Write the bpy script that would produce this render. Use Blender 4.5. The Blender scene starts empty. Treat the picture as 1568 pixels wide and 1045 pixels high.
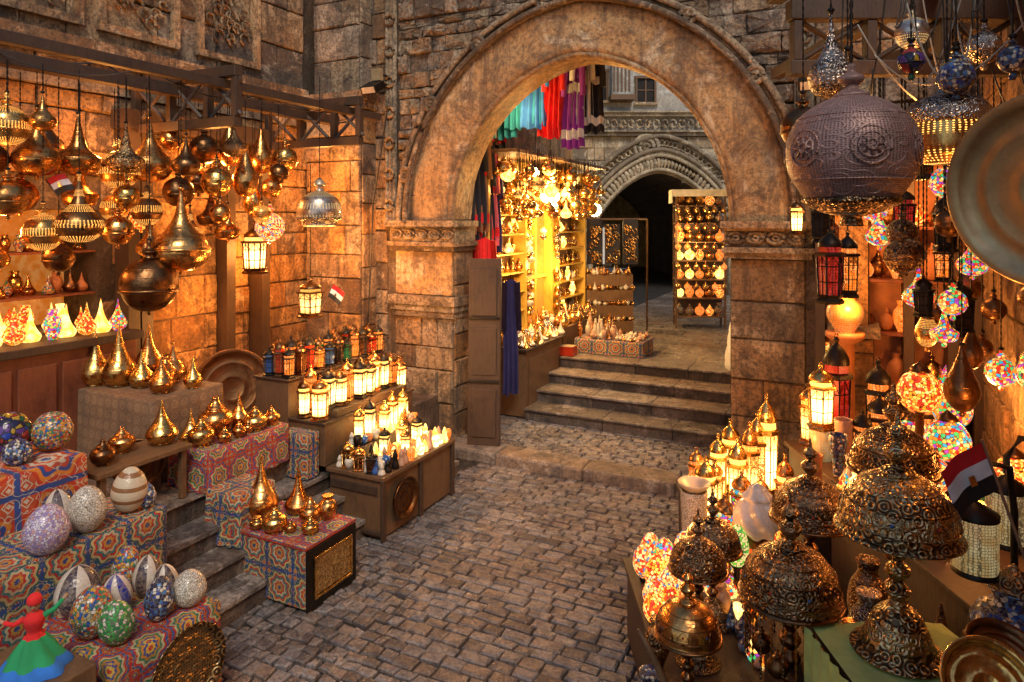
import bpy, math, random
from mathutils import Matrix, Vector
random.seed(7)
R_=random.random
def rr(a,b): return a+(b-a)*random.random()
TH=math.radians(-26.3); CT=math.cos(TH); ST=math.sin(TH)
def LW(s,t,z=0.0): return (s*CT-t*ST, s*ST+t*CT, z)
scn=bpy.context.scene
# ------------------------------------------------------------------ nodes
MATS={}
def sset(nt,node,key,val):
    s=node.inputs[key]
    if isinstance(val,bpy.types.NodeSocket): nt.links.new(val,s)
    else:
        if s.type=='RGBA' and len(val)==3: val=(*val,1)
        s.default_value=val
def nd(nt,typ,props=None,ins=None):
    n=nt.nodes.new(typ)
    for k,v in (props or {}).items(): setattr(n,k,v)
    for k,v in (ins or {}).items(): sset(nt,n,k,v)
    return n
def mth(nt,op,a,b=None,c=None,clamp=False):
    n=nt.nodes.new('ShaderNodeMath'); n.operation=op; n.use_clamp=clamp
    sset(nt,n,0,a)
    if b is not None: sset(nt,n,1,b)
    if c is not None: sset(nt,n,2,c)
    return n.outputs[0]
def mix(nt,f,a,b,bt='MIX'):
    n=nt.nodes.new('ShaderNodeMix'); n.data_type='RGBA'; n.blend_type=bt
    sset(nt,n,0,f); sset(nt,n,6,a); sset(nt,n,7,b); return n.outputs[2]
def ramp(nt,f,stops,interp='LINEAR'):
    n=nt.nodes.new('ShaderNodeValToRGB'); cr=n.color_ramp; cr.interpolation=interp
    while len(cr.elements)<len(stops): cr.elements.new(0.5)
    for e,(p,c) in zip(cr.elements,stops):
        e.position=p
        e.color=(c,c,c,1) if not hasattr(c,'__len__') else (*c[:3],1)
    nt.links.new(f,n.inputs[0]); return n.outputs[0]
def noise(nt,vec,scale,detail=4,rough=.6,dist=0):
    return nd(nt,'ShaderNodeTexNoise',None,{'Vector':vec,'Scale':scale,'Detail':detail,'Roughness':rough,'Distortion':dist}).outputs[0]
def bump(nt,h,strength=.4,dist=.02,normal=None):
    n=nd(nt,'ShaderNodeBump',None,{'Height':h,'Strength':strength,'Distance':dist})
    if normal is not None: nt.links.new(normal,n.inputs['Normal'])
    return n.outputs[0]
def newmat(name):
    m=bpy.data.materials.new(name); m.use_nodes=True; nt=m.node_tree
    b=nt.nodes['Principled BSDF']; MATS[name]=m
    return m,nt,b
def ocoord(nt): return nd(nt,'ShaderNodeTexCoord').outputs['Object']
def uvcoord(nt): return nd(nt,'ShaderNodeTexCoord').outputs['UV']
def cyl(nt,N,M,zf=0.0):
    o=ocoord(nt); sp=nd(nt,'ShaderNodeSeparateXYZ',None,{0:o})
    a=mth(nt,'ARCTAN2',sp.outputs[1],sp.outputs[0])
    u=mth(nt,'MULTIPLY',a,N/(2*math.pi)); v=mth(nt,'MULTIPLY',sp.outputs[2],M)
    return nd(nt,'ShaderNodeCombineXYZ',None,{0:u,1:v,2:zf}).outputs[0],a,sp
def simple(name,col,rough=.6,metal=0,bs=0,bscale=60,var=.25,em=None,es=0,coat=0):
    m,nt,b=newmat(name); o=ocoord(nt)
    n1=noise(nt,o,7,5); 
    dark=tuple(c*(1-var) for c in col); lite=tuple(min(1,c*(1+var)) for c in col)
    c=ramp(nt,n1,[(.3,dark),(.7,lite)])
    nt.links.new(c,b.inputs['Base Color'])
    n2=noise(nt,o,23,4); r=ramp(nt,n2,[(.3,max(0,rough-.1)),(.7,min(1,rough+.12))]); nt.links.new(r,b.inputs['Roughness'])
    b.inputs['Metallic'].default_value=metal
    if bs: nt.links.new(bump(nt,noise(nt,o,bscale,4),bs,.01),b.inputs['Normal'])
    if em: b.inputs['Emission Color'].default_value=(*em,1); b.inputs['Emission Strength'].default_value=es
    if coat: b.inputs['Coat Weight'].default_value=coat
    return m
def stone(name,c1,c2,dark,rough=.85,bstr=.6,wet=0,sc=1.0,stain=.8,patch=None,pf=.65):
    m,nt,b=newmat(name); o=ocoord(nt)
    a=nd(nt,'ShaderNodeAttribute',{'attribute_name':'tint'}).outputs['Fac']
    c=mix(nt,ramp(nt,noise(nt,o,.9*sc,5,.65),[(.35,0.0),(.65,1.0)]),c1,c2)
    tb=ramp(nt,a,[(0,(.36,.32,.31)),(.2,(.66,.60,.55)),(.38,(1,.82,.66)),(.6,(1,.95,.9)),(.85,(1.0,1.0,1.0)),(1,(.80,.83,.87))])
    c=mix(nt,1.0,c,tb,'MULTIPLY')
    c=mix(nt,ramp(nt,noise(nt,o,1.7*sc,8,.75,1.4),[(.52,0.0),(.58,pf)]),c,patch or tuple(min(1,x*1.35+.04) for x in c2))
    c=mix(nt,ramp(nt,noise(nt,o,3.2*sc,9,.8,.9),[(.49,0.0),(.61,stain)]),c,dark)
    stv=nd(nt,'ShaderNodeMapping',None,{'Vector':o,'Scale':(2.6,2.6,.35)}).outputs[0]
    c=mix(nt,ramp(nt,noise(nt,stv,2.2,7,.7,.5),[(.50,0.0),(.64,stain*.85)]),c,dark)
    c=mix(nt,ramp(nt,noise(nt,o,26*sc,6,.7),[(.38,.7),(.53,0.0)]),c,dark)
    nt.links.new(c,b.inputs['Base Color'])
    rgh=ramp(nt,noise(nt,o,9,5),[(.3,max(.05,rough-.18-wet)),(.7,rough)]); nt.links.new(rgh,b.inputs['Roughness'])
    h=mth(nt,'ADD',noise(nt,o,5*sc,8,.7),mth(nt,'MULTIPLY',noise(nt,o,40*sc,6,.7),.35))
    nt.links.new(bump(nt,h,bstr,.06),b.inputs['Normal'])
    return m
stone('ochre_stone',(.38,.22,.10),(.54,.36,.19),(.06,.04,.028),bstr=.9)
stone('orange_stone',(.50,.24,.07),(.60,.34,.12),(.09,.045,.02),bstr=.9)
stone('rubble_stone',(.34,.25,.17),(.48,.37,.26),(.06,.045,.038),bstr=1.0)
stone('mortar',(.12,.085,.055),(.17,.12,.08),(.04,.03,.02))
stone('carved_stone',(.36,.25,.15),(.50,.37,.23),(.06,.042,.03),bstr=1.0)
stone('plaster_ochre',(.50,.29,.12),(.60,.39,.18),(.14,.085,.05),bstr=.8,sc=.7,stain=.88,patch=(.68,.54,.36),pf=.8)
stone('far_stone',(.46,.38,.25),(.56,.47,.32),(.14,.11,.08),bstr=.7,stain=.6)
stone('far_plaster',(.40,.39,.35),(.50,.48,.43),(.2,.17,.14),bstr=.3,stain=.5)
stone('cobble_stone',(.19,.17,.172),(.30,.27,.265),(.055,.05,.054),rough=.42,bstr=.45,wet=.15,sc=1.6,stain=.7,patch=(.32,.25,.20),pf=.5)
stone('joint_dirt',(.024,.021,.02),(.035,.03,.028),(.013,.012,.011))
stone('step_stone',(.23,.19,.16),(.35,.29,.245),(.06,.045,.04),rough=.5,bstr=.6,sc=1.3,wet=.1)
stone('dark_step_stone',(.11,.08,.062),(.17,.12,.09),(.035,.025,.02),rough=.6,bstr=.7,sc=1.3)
stone('paving_stone',(.24,.20,.17),(.32,.27,.23),(.09,.075,.06),rough=.42,bstr=.3,wet=.2)
def wood(name,c1,c2,rough=.55):
    m,nt,b=newmat(name); o=ocoord(nt)
    mp=nd(nt,'ShaderNodeMapping',None,{'Vector':o,'Scale':(14,14,2.2)}).outputs[0]
    n1=noise(nt,mp,2.5,8,.7,1.5)
    c=mix(nt,ramp(nt,n1,[(.3,0.0),(.7,1.0)]),c1,c2)
    c=mix(nt,ramp(nt,noise(nt,o,4,6,.7),[(.5,0.0),(.75,.7)]),c,tuple(x*.35 for x in c1))
    nt.links.new(c,b.inputs['Base Color']); b.inputs['Roughness'].default_value=rough
    nt.links.new(bump(nt,n1,.45,.01),b.inputs['Normal'])
wood('dark_wood',(.040,.021,.013),(.08,.045,.025)); wood('red_wood',(.16,.04,.016),(.25,.075,.03)); wood('brown_wood',(.10,.05,.024),(.19,.10,.043))
wood('yellow_wood',(.50,.30,.04),(.62,.40,.07),.4)
# metals
def metal(name,col,rough=.3,pat='dent',N=26,M=42,em=0,emc=(1,.42,.08),tar=(.06,.035,.02),met=1.0):
    m,nt,b=newmat(name); o=ocoord(nt)
    ri=nd(nt,'ShaderNodeObjectInfo').outputs['Random']
    base=mix(nt,mth(nt,'MULTIPLY',ri,.6),col,tuple(c*k for c,k in zip(col,(.65,.48,.34))))
    grime=ramp(nt,noise(nt,o,11,6,.7),[(.45,0.0),(.75,.8)])
    v,a,sp=cyl(nt,N,M)
    if pat=='dent':
        h=noise(nt,o,9,3); n=bump(nt,h,.3,.03); c=mix(nt,grime,base,tar)
        rings=mth(nt,'SINE',mth(nt,'MULTIPLY',sp.outputs[2],85))
        n=bump(nt,ramp(nt,rings,[(.8,0.0),(.95,1.0)]),.25,.004,n)
    elif pat=='disc':
        r=mth(nt,'SQRT',mth(nt,'ADD',mth(nt,'MULTIPLY',sp.outputs[0],sp.outputs[0]),mth(nt,'MULTIPLY',sp.outputs[1],sp.outputs[1])))
        ring=mth(nt,'SINE',mth(nt,'MULTIPLY',r,170)); n=bump(nt,mth(nt,'ADD',mth(nt,'MULTIPLY',ring,.12),noise(nt,o,14,3)),.15,.01)
        c=mix(nt,mth(nt,'MULTIPLY',grime,.4),base,tar)
    elif pat=='perf':
        vo=nd(nt,'ShaderNodeTexVoronoi',None,{'Vector':v,'Scale':1.0,'Randomness':.1}); d=vo.outputs['Distance']
        hole=ramp(nt,d,[(.22,1.0),(.34,0.0)])
        big=nd(nt,'ShaderNodeTexVoronoi',None,{'Vector':v,'Scale':.12,'Randomness':.6}).outputs['Distance']
        w=mth(nt,'SINE',mth(nt,'MULTIPLY',big,22)); lines=ramp(nt,w,[(.45,0.0),(.8,1.0)])
        hole=mth(nt,'MULTIPLY',hole,ramp(nt,lines,[(0,1.0),(.5,0.0)]))
        n=bump(nt,mth(nt,'SUBTRACT',lines,hole),.8,.008); c=mix(nt,mth(nt,'MULTIPLY',hole,.9),base,tar); c=mix(nt,mth(nt,'MULTIPLY',grime,.35),c,tar)
    elif pat=='engraved':
        vo=nd(nt,'ShaderNodeTexVoronoi',None,{'Vector':o,'Scale':N,'Randomness':.75}); d=vo.outputs['Distance']
        w=mth(nt,'SINE',mth(nt,'MULTIPLY',d,19))
        n=bump(nt,w,.5,.005)
        dk=ramp(nt,w,[(.0,.9),(.45,0.0)])
        vo2=nd(nt,'ShaderNodeTexVoronoi',None,{'Vector':o,'Scale':N*3.6,'Randomness':.25}).outputs['Distance']
        dk2=ramp(nt,vo2,[(.22,.9),(.36,0.0)])
        msk=ramp(nt,mth(nt,'SINE',mth(nt,'MULTIPLY',sp.outputs[2],52)),[(.1,0.0),(.25,1.0)])
        c=mix(nt,mth(nt,'MULTIPLY',dk,msk),base,tar); c=mix(nt,mth(nt,'MULTIPLY',dk2,mth(nt,'SUBTRACT',1.0,msk)),c,tar)
        c=mix(nt,mth(nt,'MULTIPLY',grime,.55),c,tar)
    else:
        vo=nd(nt,'ShaderNodeTexVoronoi',None,{'Vector':v,'Scale':1.0,'Randomness':.12}); d=vo.outputs['Distance']
        hole=ramp(nt,d,[(.17,1.0),(.25,0.0)])
        zr=mth(nt,'SINE',mth(nt,'MULTIPLY',sp.outputs[2],48)); msk=ramp(nt,zr,[(.0,0.0),(.2,1.0)])
        hole2=mth(nt,'MULTIPLY',hole,msk)
        c=mix(nt,grime,base,tar); c=mix(nt,hole2,c,(.02,.01,.005))
        n=bump(nt,mth(nt,'MULTIPLY',hole,-1.0),.5,.006)
        if em:
            e=mth(nt,'MULTIPLY',hole2,em); nt.links.new(e,b.inputs['Emission Strength']); b.inputs['Emission Color'].default_value=(*emc,1)
            m.cycles.emission_sampling='NONE'
    nt.links.new(c,b.inputs['Base Color']); b.inputs['Metallic'].default_value=met
    nt.links.new(ramp(nt,noise(nt,o,16,5),[(.3,max(.06,rough-.1)),(.75,rough+.2)]),b.inputs['Roughness'])
    nt.links.new(n,b.inputs['Normal'])
metal('polished_brass',(.88,.54,.17),.21)
metal('copper_brass',(.76,.38,.12),.23)
metal('dark_bronze',(.24,.125,.055),.30)
metal('tray_brass',(.70,.48,.24),.42,'disc',met=.9)
metal('tray_copper',(.38,.19,.08),.40,'disc')
metal('engraved_brass',(.60,.41,.20),.27,'engraved',24)
metal('engraved_bronze',(.40,.27,.15),.29,'engraved',26)
metal('engraved_silver',(.66,.61,.56),.26,'engraved',34)
metal('engraved_tray_metal',(.46,.31,.14),.38,'engraved',16)
metal('rose_metal',(.43,.285,.27),.48,'perf',110,135,met=.45,tar=(.08,.045,.04))
metal('pierced_brass',(.84,.50,.16),.25,'pierced',44,95,4.5)
metal('pierced_dark',(.32,.17,.07),.31,'pierced',40,90,4.5)
metal('pierced_silver',(.66,.60,.54),.3,'pierced',44,90,1.5,(1,.7,.3))
simple('black_metal',(.03,.024,.02),.42,.8,.2)
simple('wire_black',(.02,.02,.02),.5)
simple('white_wire',(.35,.33,.3),.5)
def mosaic(name,pal,scale=34,em=0,grout=(.12,.1,.08),rough=.22):
    m,nt,b=newmat(name); o=ocoord(nt)
    vo=nd(nt,'ShaderNodeTexVoronoi',{'feature':'F1'},{'Vector':o,'Scale':scale,'Randomness':.8})
    ed=nd(nt,'ShaderNodeTexVoronoi',{'feature':'DISTANCE_TO_EDGE'},{'Vector':o,'Scale':scale,'Randomness':.8})
    sp=nd(nt,'ShaderNodeSeparateColor',None,{0:vo.outputs['Color']})
    st=[(i/len(pal),p) for i,p in enumerate(pal)]
    c=ramp(nt,sp.outputs[0],st,'CONSTANT'); g=ramp(nt,ed.outputs[0],[(.04,1.0),(.10,0.0)])
    c=mix(nt,g,c,grout); nt.links.new(c,b.inputs['Base Color'])
    nt.links.new(bump(nt,mth(nt,'MULTIPLY',g,-1.0),.5,.004),b.inputs['Normal']); b.inputs['Roughness'].default_value=rough
    if em:
        nt.links.new(c,b.inputs['Emission Color']); b.inputs['Emission Strength'].default_value=em; m.cycles.emission_sampling='NONE'
W=(.62,.56,.46)
mosaic('mosaic_multi',[(.5,.05,.02),(.6,.32,.03),(.02,.08,.3),W,(.03,.2,.1),(.6,.22,.03),(.4,.33,.18)],62)
mosaic('mosaic_green',[(.03,.3,.06),(.08,.38,.08),W,(.02,.18,.06)],62)
mosaic('mosaic_blue',[(.02,.05,.25),(.02,.02,.06),W,(.06,.18,.4),(.02,.02,.05)],58)
mosaic('mosaic_white',[(.68,.62,.52),(.50,.45,.36),(.60,.56,.50),(.72,.66,.54)],75,grout=(.2,.16,.12))
mosaic('mosaic_lilac',[(.48,.40,.62),(.62,.56,.66),(.32,.23,.48),(.66,.60,.62),(.52,.30,.3)],75,grout=(.2,.15,.2))
mosaic('mosaic_dark',[(.02,.02,.06),(.3,.03,.03),(.02,.1,.05),(.03,.05,.3),(.1,.04,.2),(.4,.25,.03)],22,grout=(.02,.02,.02),rough=.1)
mosaic('mosaic_lit_orange',[(1,.32,.02),(1,.52,.08),(.85,.07,.01),(1,.68,.20),(.6,.03,.01)],56,1.5,(.10,.015,.0))
mosaic('mosaic_lit_white',[(1,.55,.15),(1,.74,.34),(.8,.03,.01),(1,.62,.2),(.85,.24,.03),(.04,.2,.4)],56,1.2,(.12,.04,.01))
mosaic('mosaic_lit_multi',[(1,.5,.1),(.8,.03,.01),(.03,.35,.55),(1,.7,.25),(.05,.5,.12),(.9,.25,.02),(.35,.05,.4)],50,1.25,(.08,.02,.01))
mosaic('mosaic_lit_green',[(.15,.6,.05),(.9,.75,.3),(.05,.4,.06),(.9,.8,.3)],60,1.0,(.1,.1,.02))
def striped(name,c1,c2,N,slant=0):
    m,nt,b=newmat(name); v,a,sp=cyl(nt,N,slant)
    x=mth(nt,'SINE',mth(nt,'ADD',mth(nt,'MULTIPLY',a,N),mth(nt,'MULTIPLY',sp.outputs[2],slant)))
    o=ocoord(nt); vo=nd(nt,'ShaderNodeTexVoronoi',None,{'Vector':o,'Scale':75})
    s=nd(nt,'ShaderNodeSeparateColor',None,{0:vo.outputs['Color']}).outputs[0]
    c=mix(nt,ramp(nt,x,[(.1,0.0),(.16,1.0)]),c1,c2); c=mix(nt,mth(nt,'MULTIPLY',s,.5),c,(.4,.3,.2))
    nt.links.new(c,b.inputs['Base Color']); b.inputs['Roughness'].default_value=.25
    nt.links.new(bump(nt,vo.outputs['Distance'],.4,.004),b.inputs['Normal'])
striped('striped_glass_dark',(.03,.02,.04),(.58,.50,.42),4,0); striped('striped_glass_blue',(.02,.04,.3),(.58,.53,.48),5,12)
def hband(name,c1,c2,K):
    m,nt,b=newmat(name); v,a,sp=cyl(nt,10,10)
    x=mth(nt,'SINE',mth(nt,'MULTIPLY',sp.outputs[2],K)); c=mix(nt,ramp(nt,x,[(.5,0.0),(.56,1.0)]),c1,c2)
    vo=nd(nt,'ShaderNodeTexVoronoi',None,{'Vector':ocoord(nt),'Scale':80}); nt.links.new(bump(nt,vo.outputs['Distance'],.5,.004),b.inputs['Normal'])
    nt.links.new(c,b.inputs['Base Color']); b.inputs['Roughness'].default_value=.25
hband('banded_mosaic',(.58,.48,.34),(.26,.12,.05),75)
def glow(name,col,es,pat=0,samp=True,hot=.5,lantern=False):
    m,nt,b=newmat(name); o=ocoord(nt)
    hotc=tuple(min(1.0,x*1.15+.10) for x in col); cool=tuple(x*y for x,y in zip(col,(.75,.55,.35)))
    if lantern:
        gz=nd(nt,'ShaderNodeSeparateXYZ',None,{0:nd(nt,'ShaderNodeTexCoord').outputs['Generated']}).outputs[2]
        f=mth(nt,'MULTIPLY',ramp(nt,gz,[(.08,.15),(.24,1.0),(.38,.85),(.6,.1)]),ramp(nt,noise(nt,o,14,2),[(.3,.7),(.6,1.0)]))  # candle-like glow by height painted into the glass; no flame inside
        c=mix(nt,f,tuple(x*.42 for x in cool),hotc)
    else:
        c=mix(nt,ramp(nt,noise(nt,o,16,3),[(.42,0.0),(.62,hot)]),cool,hotc)
    if pat:
        ed=nd(nt,'ShaderNodeTexVoronoi',{'feature':'DISTANCE_TO_EDGE'},{'Vector':o,'Scale':pat,'Randomness':.35})
        g=ramp(nt,ed.outputs[0],[(.07,1.0),(.14,0.0)]); c=mix(nt,g,c,tuple(x*.08 for x in col))
    nt.links.new(c,b.inputs['Emission Color']); b.inputs['Emission Strength'].default_value=es
    b.inputs['Base Color'].default_value=(*[x*.4 for x in col],1); b.inputs['Roughness'].default_value=.3
    if not samp: m.cycles.emission_sampling='NONE'
glow('lit_yellow_glass',(1,.50,.09),3.2,0,True,1.0); glow('lit_lantern_glass',(1,.54,.12),6.5,0,True,1.0,True); glow('lit_pattern_glass',(1,.50,.09),5.0,70,True,1,True); glow('lit_amber_glass',(1,.27,.03),2.0,55,False)
glow('lit_red_glass',(.7,.02,.008),.55,50,False); glow('lit_white_glass',(1,.70,.26),3.8,0,True,1.0); glow('bulb_glow',(1,.72,.32),60)
glow('self_lit_wall_amber',(1,.36,.05),.45,0,False); glow('lit_cream_pattern',(.85,.70,.34),.4,85,False); glow('daylight_opening',(.8,.85,.95),.8)
glow('amber_shade',(1,.42,.10),.55,50,False)
simple('blue_glass',(.03,.1,.3),.1,0,coat=.5); simple('red_glass',(.4,.03,.01),.1); simple('green_glass',(.03,.18,.07),.1)
simple('white_ceramic',(.60,.53,.42),.35); simple('pink_ceramic',(.5,.28,.18),.4); simple('swirl_glass',(.62,.54,.48),.2,em=(1,.7,.45),es=.05,coat=.6)
simple('terracotta',(.42,.16,.06),.6); simple('cardboard',(.35,.24,.12),.8)
def cloth(name,col,rough=.9): 
    simple(name,col,rough,0,.4,260,.22)
for n,c in dict(red_cloth=(.68,.02,.02),teal_cloth=(.02,.26,.40),blue_cloth=(.03,.17,.58),green_cloth=(.02,.28,.1),black_cloth=(.02,.018,.025),white_cloth=(.72,.70,.66),purple_cloth=(.28,.04,.36),navy_cloth=(.022,.02,.10),brown_cloth=(.28,.12,.05),lime_cloth=(.48,.60,.18),pink_cloth=(.6,.12,.16),sail_cloth=(.6,.52,.36)).items(): cloth(n,c)
def textile(name,tile,cols,bg,curl=(.5,.33,.08)):
    m,nt,b=newmat(name); uv=uvcoord(nt)
    sp=nd(nt,'ShaderNodeSeparateXYZ',None,{0:uv})
    x=mth(nt,'SUBTRACT',mth(nt,'FRACT',mth(nt,'DIVIDE',sp.outputs[0],tile)),.5)
    y=mth(nt,'SUBTRACT',mth(nt,'FRACT',mth(nt,'DIVIDE',sp.outputs[1],tile)),.5)
    r=mth(nt,'SQRT',mth(nt,'ADD',mth(nt,'MULTIPLY',x,x),mth(nt,'MULTIPLY',y,y)))
    a=mth(nt,'ARCTAN2',y,x)
    rp=mth(nt,'ADD',r,mth(nt,'MULTIPLY',mth(nt,'COSINE',mth(nt,'MULTIPLY',a,8)),mth(nt,'MULTIPLY',r,.10)))
    c=ramp(nt,rp,[(i*.47/len(cols),k) for i,k in enumerate(cols)]+[(.47,bg)],'CONSTANT')
    x2=mth(nt,'SUBTRACT',mth(nt,'FRACT',mth(nt,'DIVIDE',sp.outputs[0],tile/5)),.5); y2=mth(nt,'SUBTRACT',mth(nt,'FRACT',mth(nt,'DIVIDE',sp.outputs[1],tile/5)),.5)
    r2=mth(nt,'ADD',mth(nt,'ABSOLUTE',x2),mth(nt,'ABSOLUTE',y2))
    smm=ramp(nt,r2,[(0,cols[1]),(.18,cols[2]),(.36,cols[3]),(.46,bg)],'CONSTANT')
    c=mix(nt,ramp(nt,rp,[(.47,0.0),(.475,1.0)]),c,smm)
    ax=mth(nt,'MAXIMUM',mth(nt,'ABSOLUTE',x),mth(nt,'ABSOLUTE',y))
    c=mix(nt,ramp(nt,ax,[(.46,0.0),(.465,1.0)]),c,cols[0])
    wv=nd(nt,'ShaderNodeTexVoronoi',None,{'Vector':uv,'Scale':1/tile*7}); ww=mth(nt,'SINE',mth(nt,'MULTIPLY',wv.outputs['Distance'],13))
    c=mix(nt,ramp(nt,ww,[(.92,0.0),(.95,.8)]),c,curl)
    c=mix(nt,ramp(nt,noise(nt,uv,5,5),[(.4,0.0),(.8,.7)]),c,(.05,.03,.03))
    nt.links.new(c,b.inputs['Base Color']); b.inputs['Roughness'].default_value=.85
    nt.links.new(bump(nt,noise(nt,uv,300,2),.3,.003),b.inputs['Normal'])
textile('applique_cloth_red',.24,[(.4,.02,.01),(.58,.36,.05),(.02,.06,.24),(.5,.2,.02),(.02,.16,.08),(.5,.42,.25),(.42,.02,.01),(.02,.08,.26)],(.40,.022,.01))
textile('applique_cloth_blue',.27,[(.02,.05,.2),(.5,.22,.03),(.42,.03,.02),(.5,.42,.26),(.02,.15,.17),(.42,.02,.02),(.48,.36,.16),(.02,.08,.09)],(.02,.07,.15))
textile('applique_cloth_big',.5,[(.03,.07,.26),(.6,.5,.36),(.55,.07,.01),(.6,.5,.36),(.52,.05,.01),(.03,.06,.24),(.62,.2,.02),(.52,.04,.01)],(.55,.08,.02),(.6,.5,.35))
textile('lace_cloth',.10,[(.16,.09,.045),(.30,.18,.09),(.10,.05,.03),(.28,.16,.08),(.18,.10,.05),(.30,.19,.10),(.12,.07,.04),(.18,.10,.05)],(.15,.08,.04),(.32,.21,.11))
def panel(name):
    m,nt,b=newmat(name); uv=uvcoord(nt)
    n=noise(nt,uv,26,3,.5,2.5); c=mix(nt,ramp(nt,n,[(.5,0.0),(.54,1.0)]),(.25,.14,.05),(.55,.38,.15))
    nt.links.new(c,b.inputs['Base Color']); b.inputs['Metallic'].default_value=.7; b.inputs['Roughness'].default_value=.4
    nt.links.new(bump(nt,n,.8,.01),b.inputs['Normal'])
panel('calligraphy_panel')
# ------------------------------------------------------------------ mesh builder
class MB:
    def __init__(s): s.v=[];s.f=[];s.m=[];s.sm=[];s.t=[];s.mats=[]
    def mi(s,m):
        if m not in s.mats: s.mats.append(m)
        return s.mats.index(m)
    def add(s,vs,fs,mat,smooth=False,tint=None,M=None):
        o=len(s.v); i=s.mi(mat); t=R_() if tint is None else tint
        if M is not None: vs=[tuple(M@Vector(v)) for v in vs]
        s.v+=[tuple(v) for v in vs]
        for f in fs: s.f.append([o+k for k in f]); s.m.append(i); s.sm.append(smooth); s.t.append(t)
    def box(s,x0,x1,y0,y1,z0,z1,mat,M=None):
        vs=[(x,y,z) for z in (z0,z1) for y in (y0,y1) for x in (x0,x1)]
        s.add(vs,[(0,2,3,1),(4,5,7,6),(0,1,5,4),(2,6,7,3),(0,4,6,2),(1,3,7,5)],mat,False,None,M)
    def lathe(s,prof,mat,seg=24,M=None,smooth=True,rad=None,c=(0,0,0)):
        vs=[];fs=[]; n=len(prof)
        for i in range(seg):
            a=2*math.pi*i/seg; ca,sa=math.cos(a),math.sin(a)
            for (r,z) in prof:
                q=r*(rad(a,z) if rad else 1); vs.append((c[0]+q*ca,c[1]+q*sa,c[2]+z))
        for i in range(seg):
            j=(i+1)%seg
            for k in range(n-1): fs.append((i*n+k,j*n+k,j*n+k+1,i*n+k+1))
        s.add(vs,fs,mat,smooth,None,M)
    def tube(s,pts,r,mat,seg=8,M=None,caps=True):
        rs=r if hasattr(r,'__len__') else [r]*len(pts)
        vs=[];P=[Vector(p) for p in pts];n=len(P)
        for i,p in enumerate(P):
            d=(P[min(i+1,n-1)]-P[max(i-1,0)]).normalized()
            up=Vector((0,0,1)) if abs(d.z)<.9 else Vector((1,0,0))
            a=d.cross(up).normalized(); b=d.cross(a)
            for k in range(seg):
                t=2*math.pi*k/seg; vs.append(p+(a*math.cos(t)+b*math.sin(t))*rs[i])
        fs=[(i*seg+k,i*seg+(k+1)%seg,(i+1)*seg+(k+1)%seg,(i+1)*seg+k) for i in range(n-1) for k in range(seg)]
        if caps: fs+=[tuple(range(seg)),tuple((n-1)*seg+k for k in range(seg))]
        s.add(vs,fs,mat,True,None,M)
    def mesh(s,name):
        me=bpy.data.meshes.new(name); me.from_pydata(s.v,[],s.f)
        for m in s.mats: me.materials.append(MATS[m])
        me.polygons.foreach_set('material_index',s.m); me.polygons.foreach_set('use_smooth',s.sm)
        at=me.attributes.new('tint','FLOAT','FACE'); at.data.foreach_set('value',s.t)
        me.update(); uv=me.uv_layers.new(name='UVMap').data
        for p in me.polygons:
            n=p.normal; ax=max(range(3),key=lambda k:abs(n[k])); 
            for li in p.loop_indices:
                co=me.vertices[me.loops[li].vertex_index].co
                uv[li].uv=(co.y,co.z) if ax==0 else ((co.x,co.z) if ax==1 else (co.x,co.y))
        return me
def place(name,mb,loc=(0,0,0),rz=0,bevel=0,rot=None,scale=1):
    me=mb.mesh(name) if isinstance(mb,MB) else mb
    ob=bpy.data.objects.new(name,me); scn.collection.objects.link(ob)
    ob.location=loc; ob.rotation_euler=rot if rot else (0,0,rz); ob.scale=(scale,)*3
    if bevel:
        b=ob.modifiers.new('Bevel','BEVEL'); b.width=bevel; b.segments=2; b.limit_method='ANGLE'
    return ob
def sm(pts,n=4):
    out=[]; P=[pts[0]]+list(pts)+[pts[-1]]
    for i in range(1,len(P)-2):
        p0,p1,p2,p3=P[i-1],P[i],P[i+1],P[i+2]
        for k in range(n):
            t=k/n; q=[.5*((2*p1[j])+(-p0[j]+p2[j])*t+(2*p0[j]-5*p1[j]+4*p2[j]-p3[j])*t*t+(-p0[j]+3*p1[j]-3*p2[j]+p3[j])*t**3) for j in (0,1)]
            out.append((max(0,q[0]),q[1]))
    out.append(pts[-1]); return out
def sc(p,r,h=None): h=h or r; return [(a*r,b*h) for a,b in p]
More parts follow.
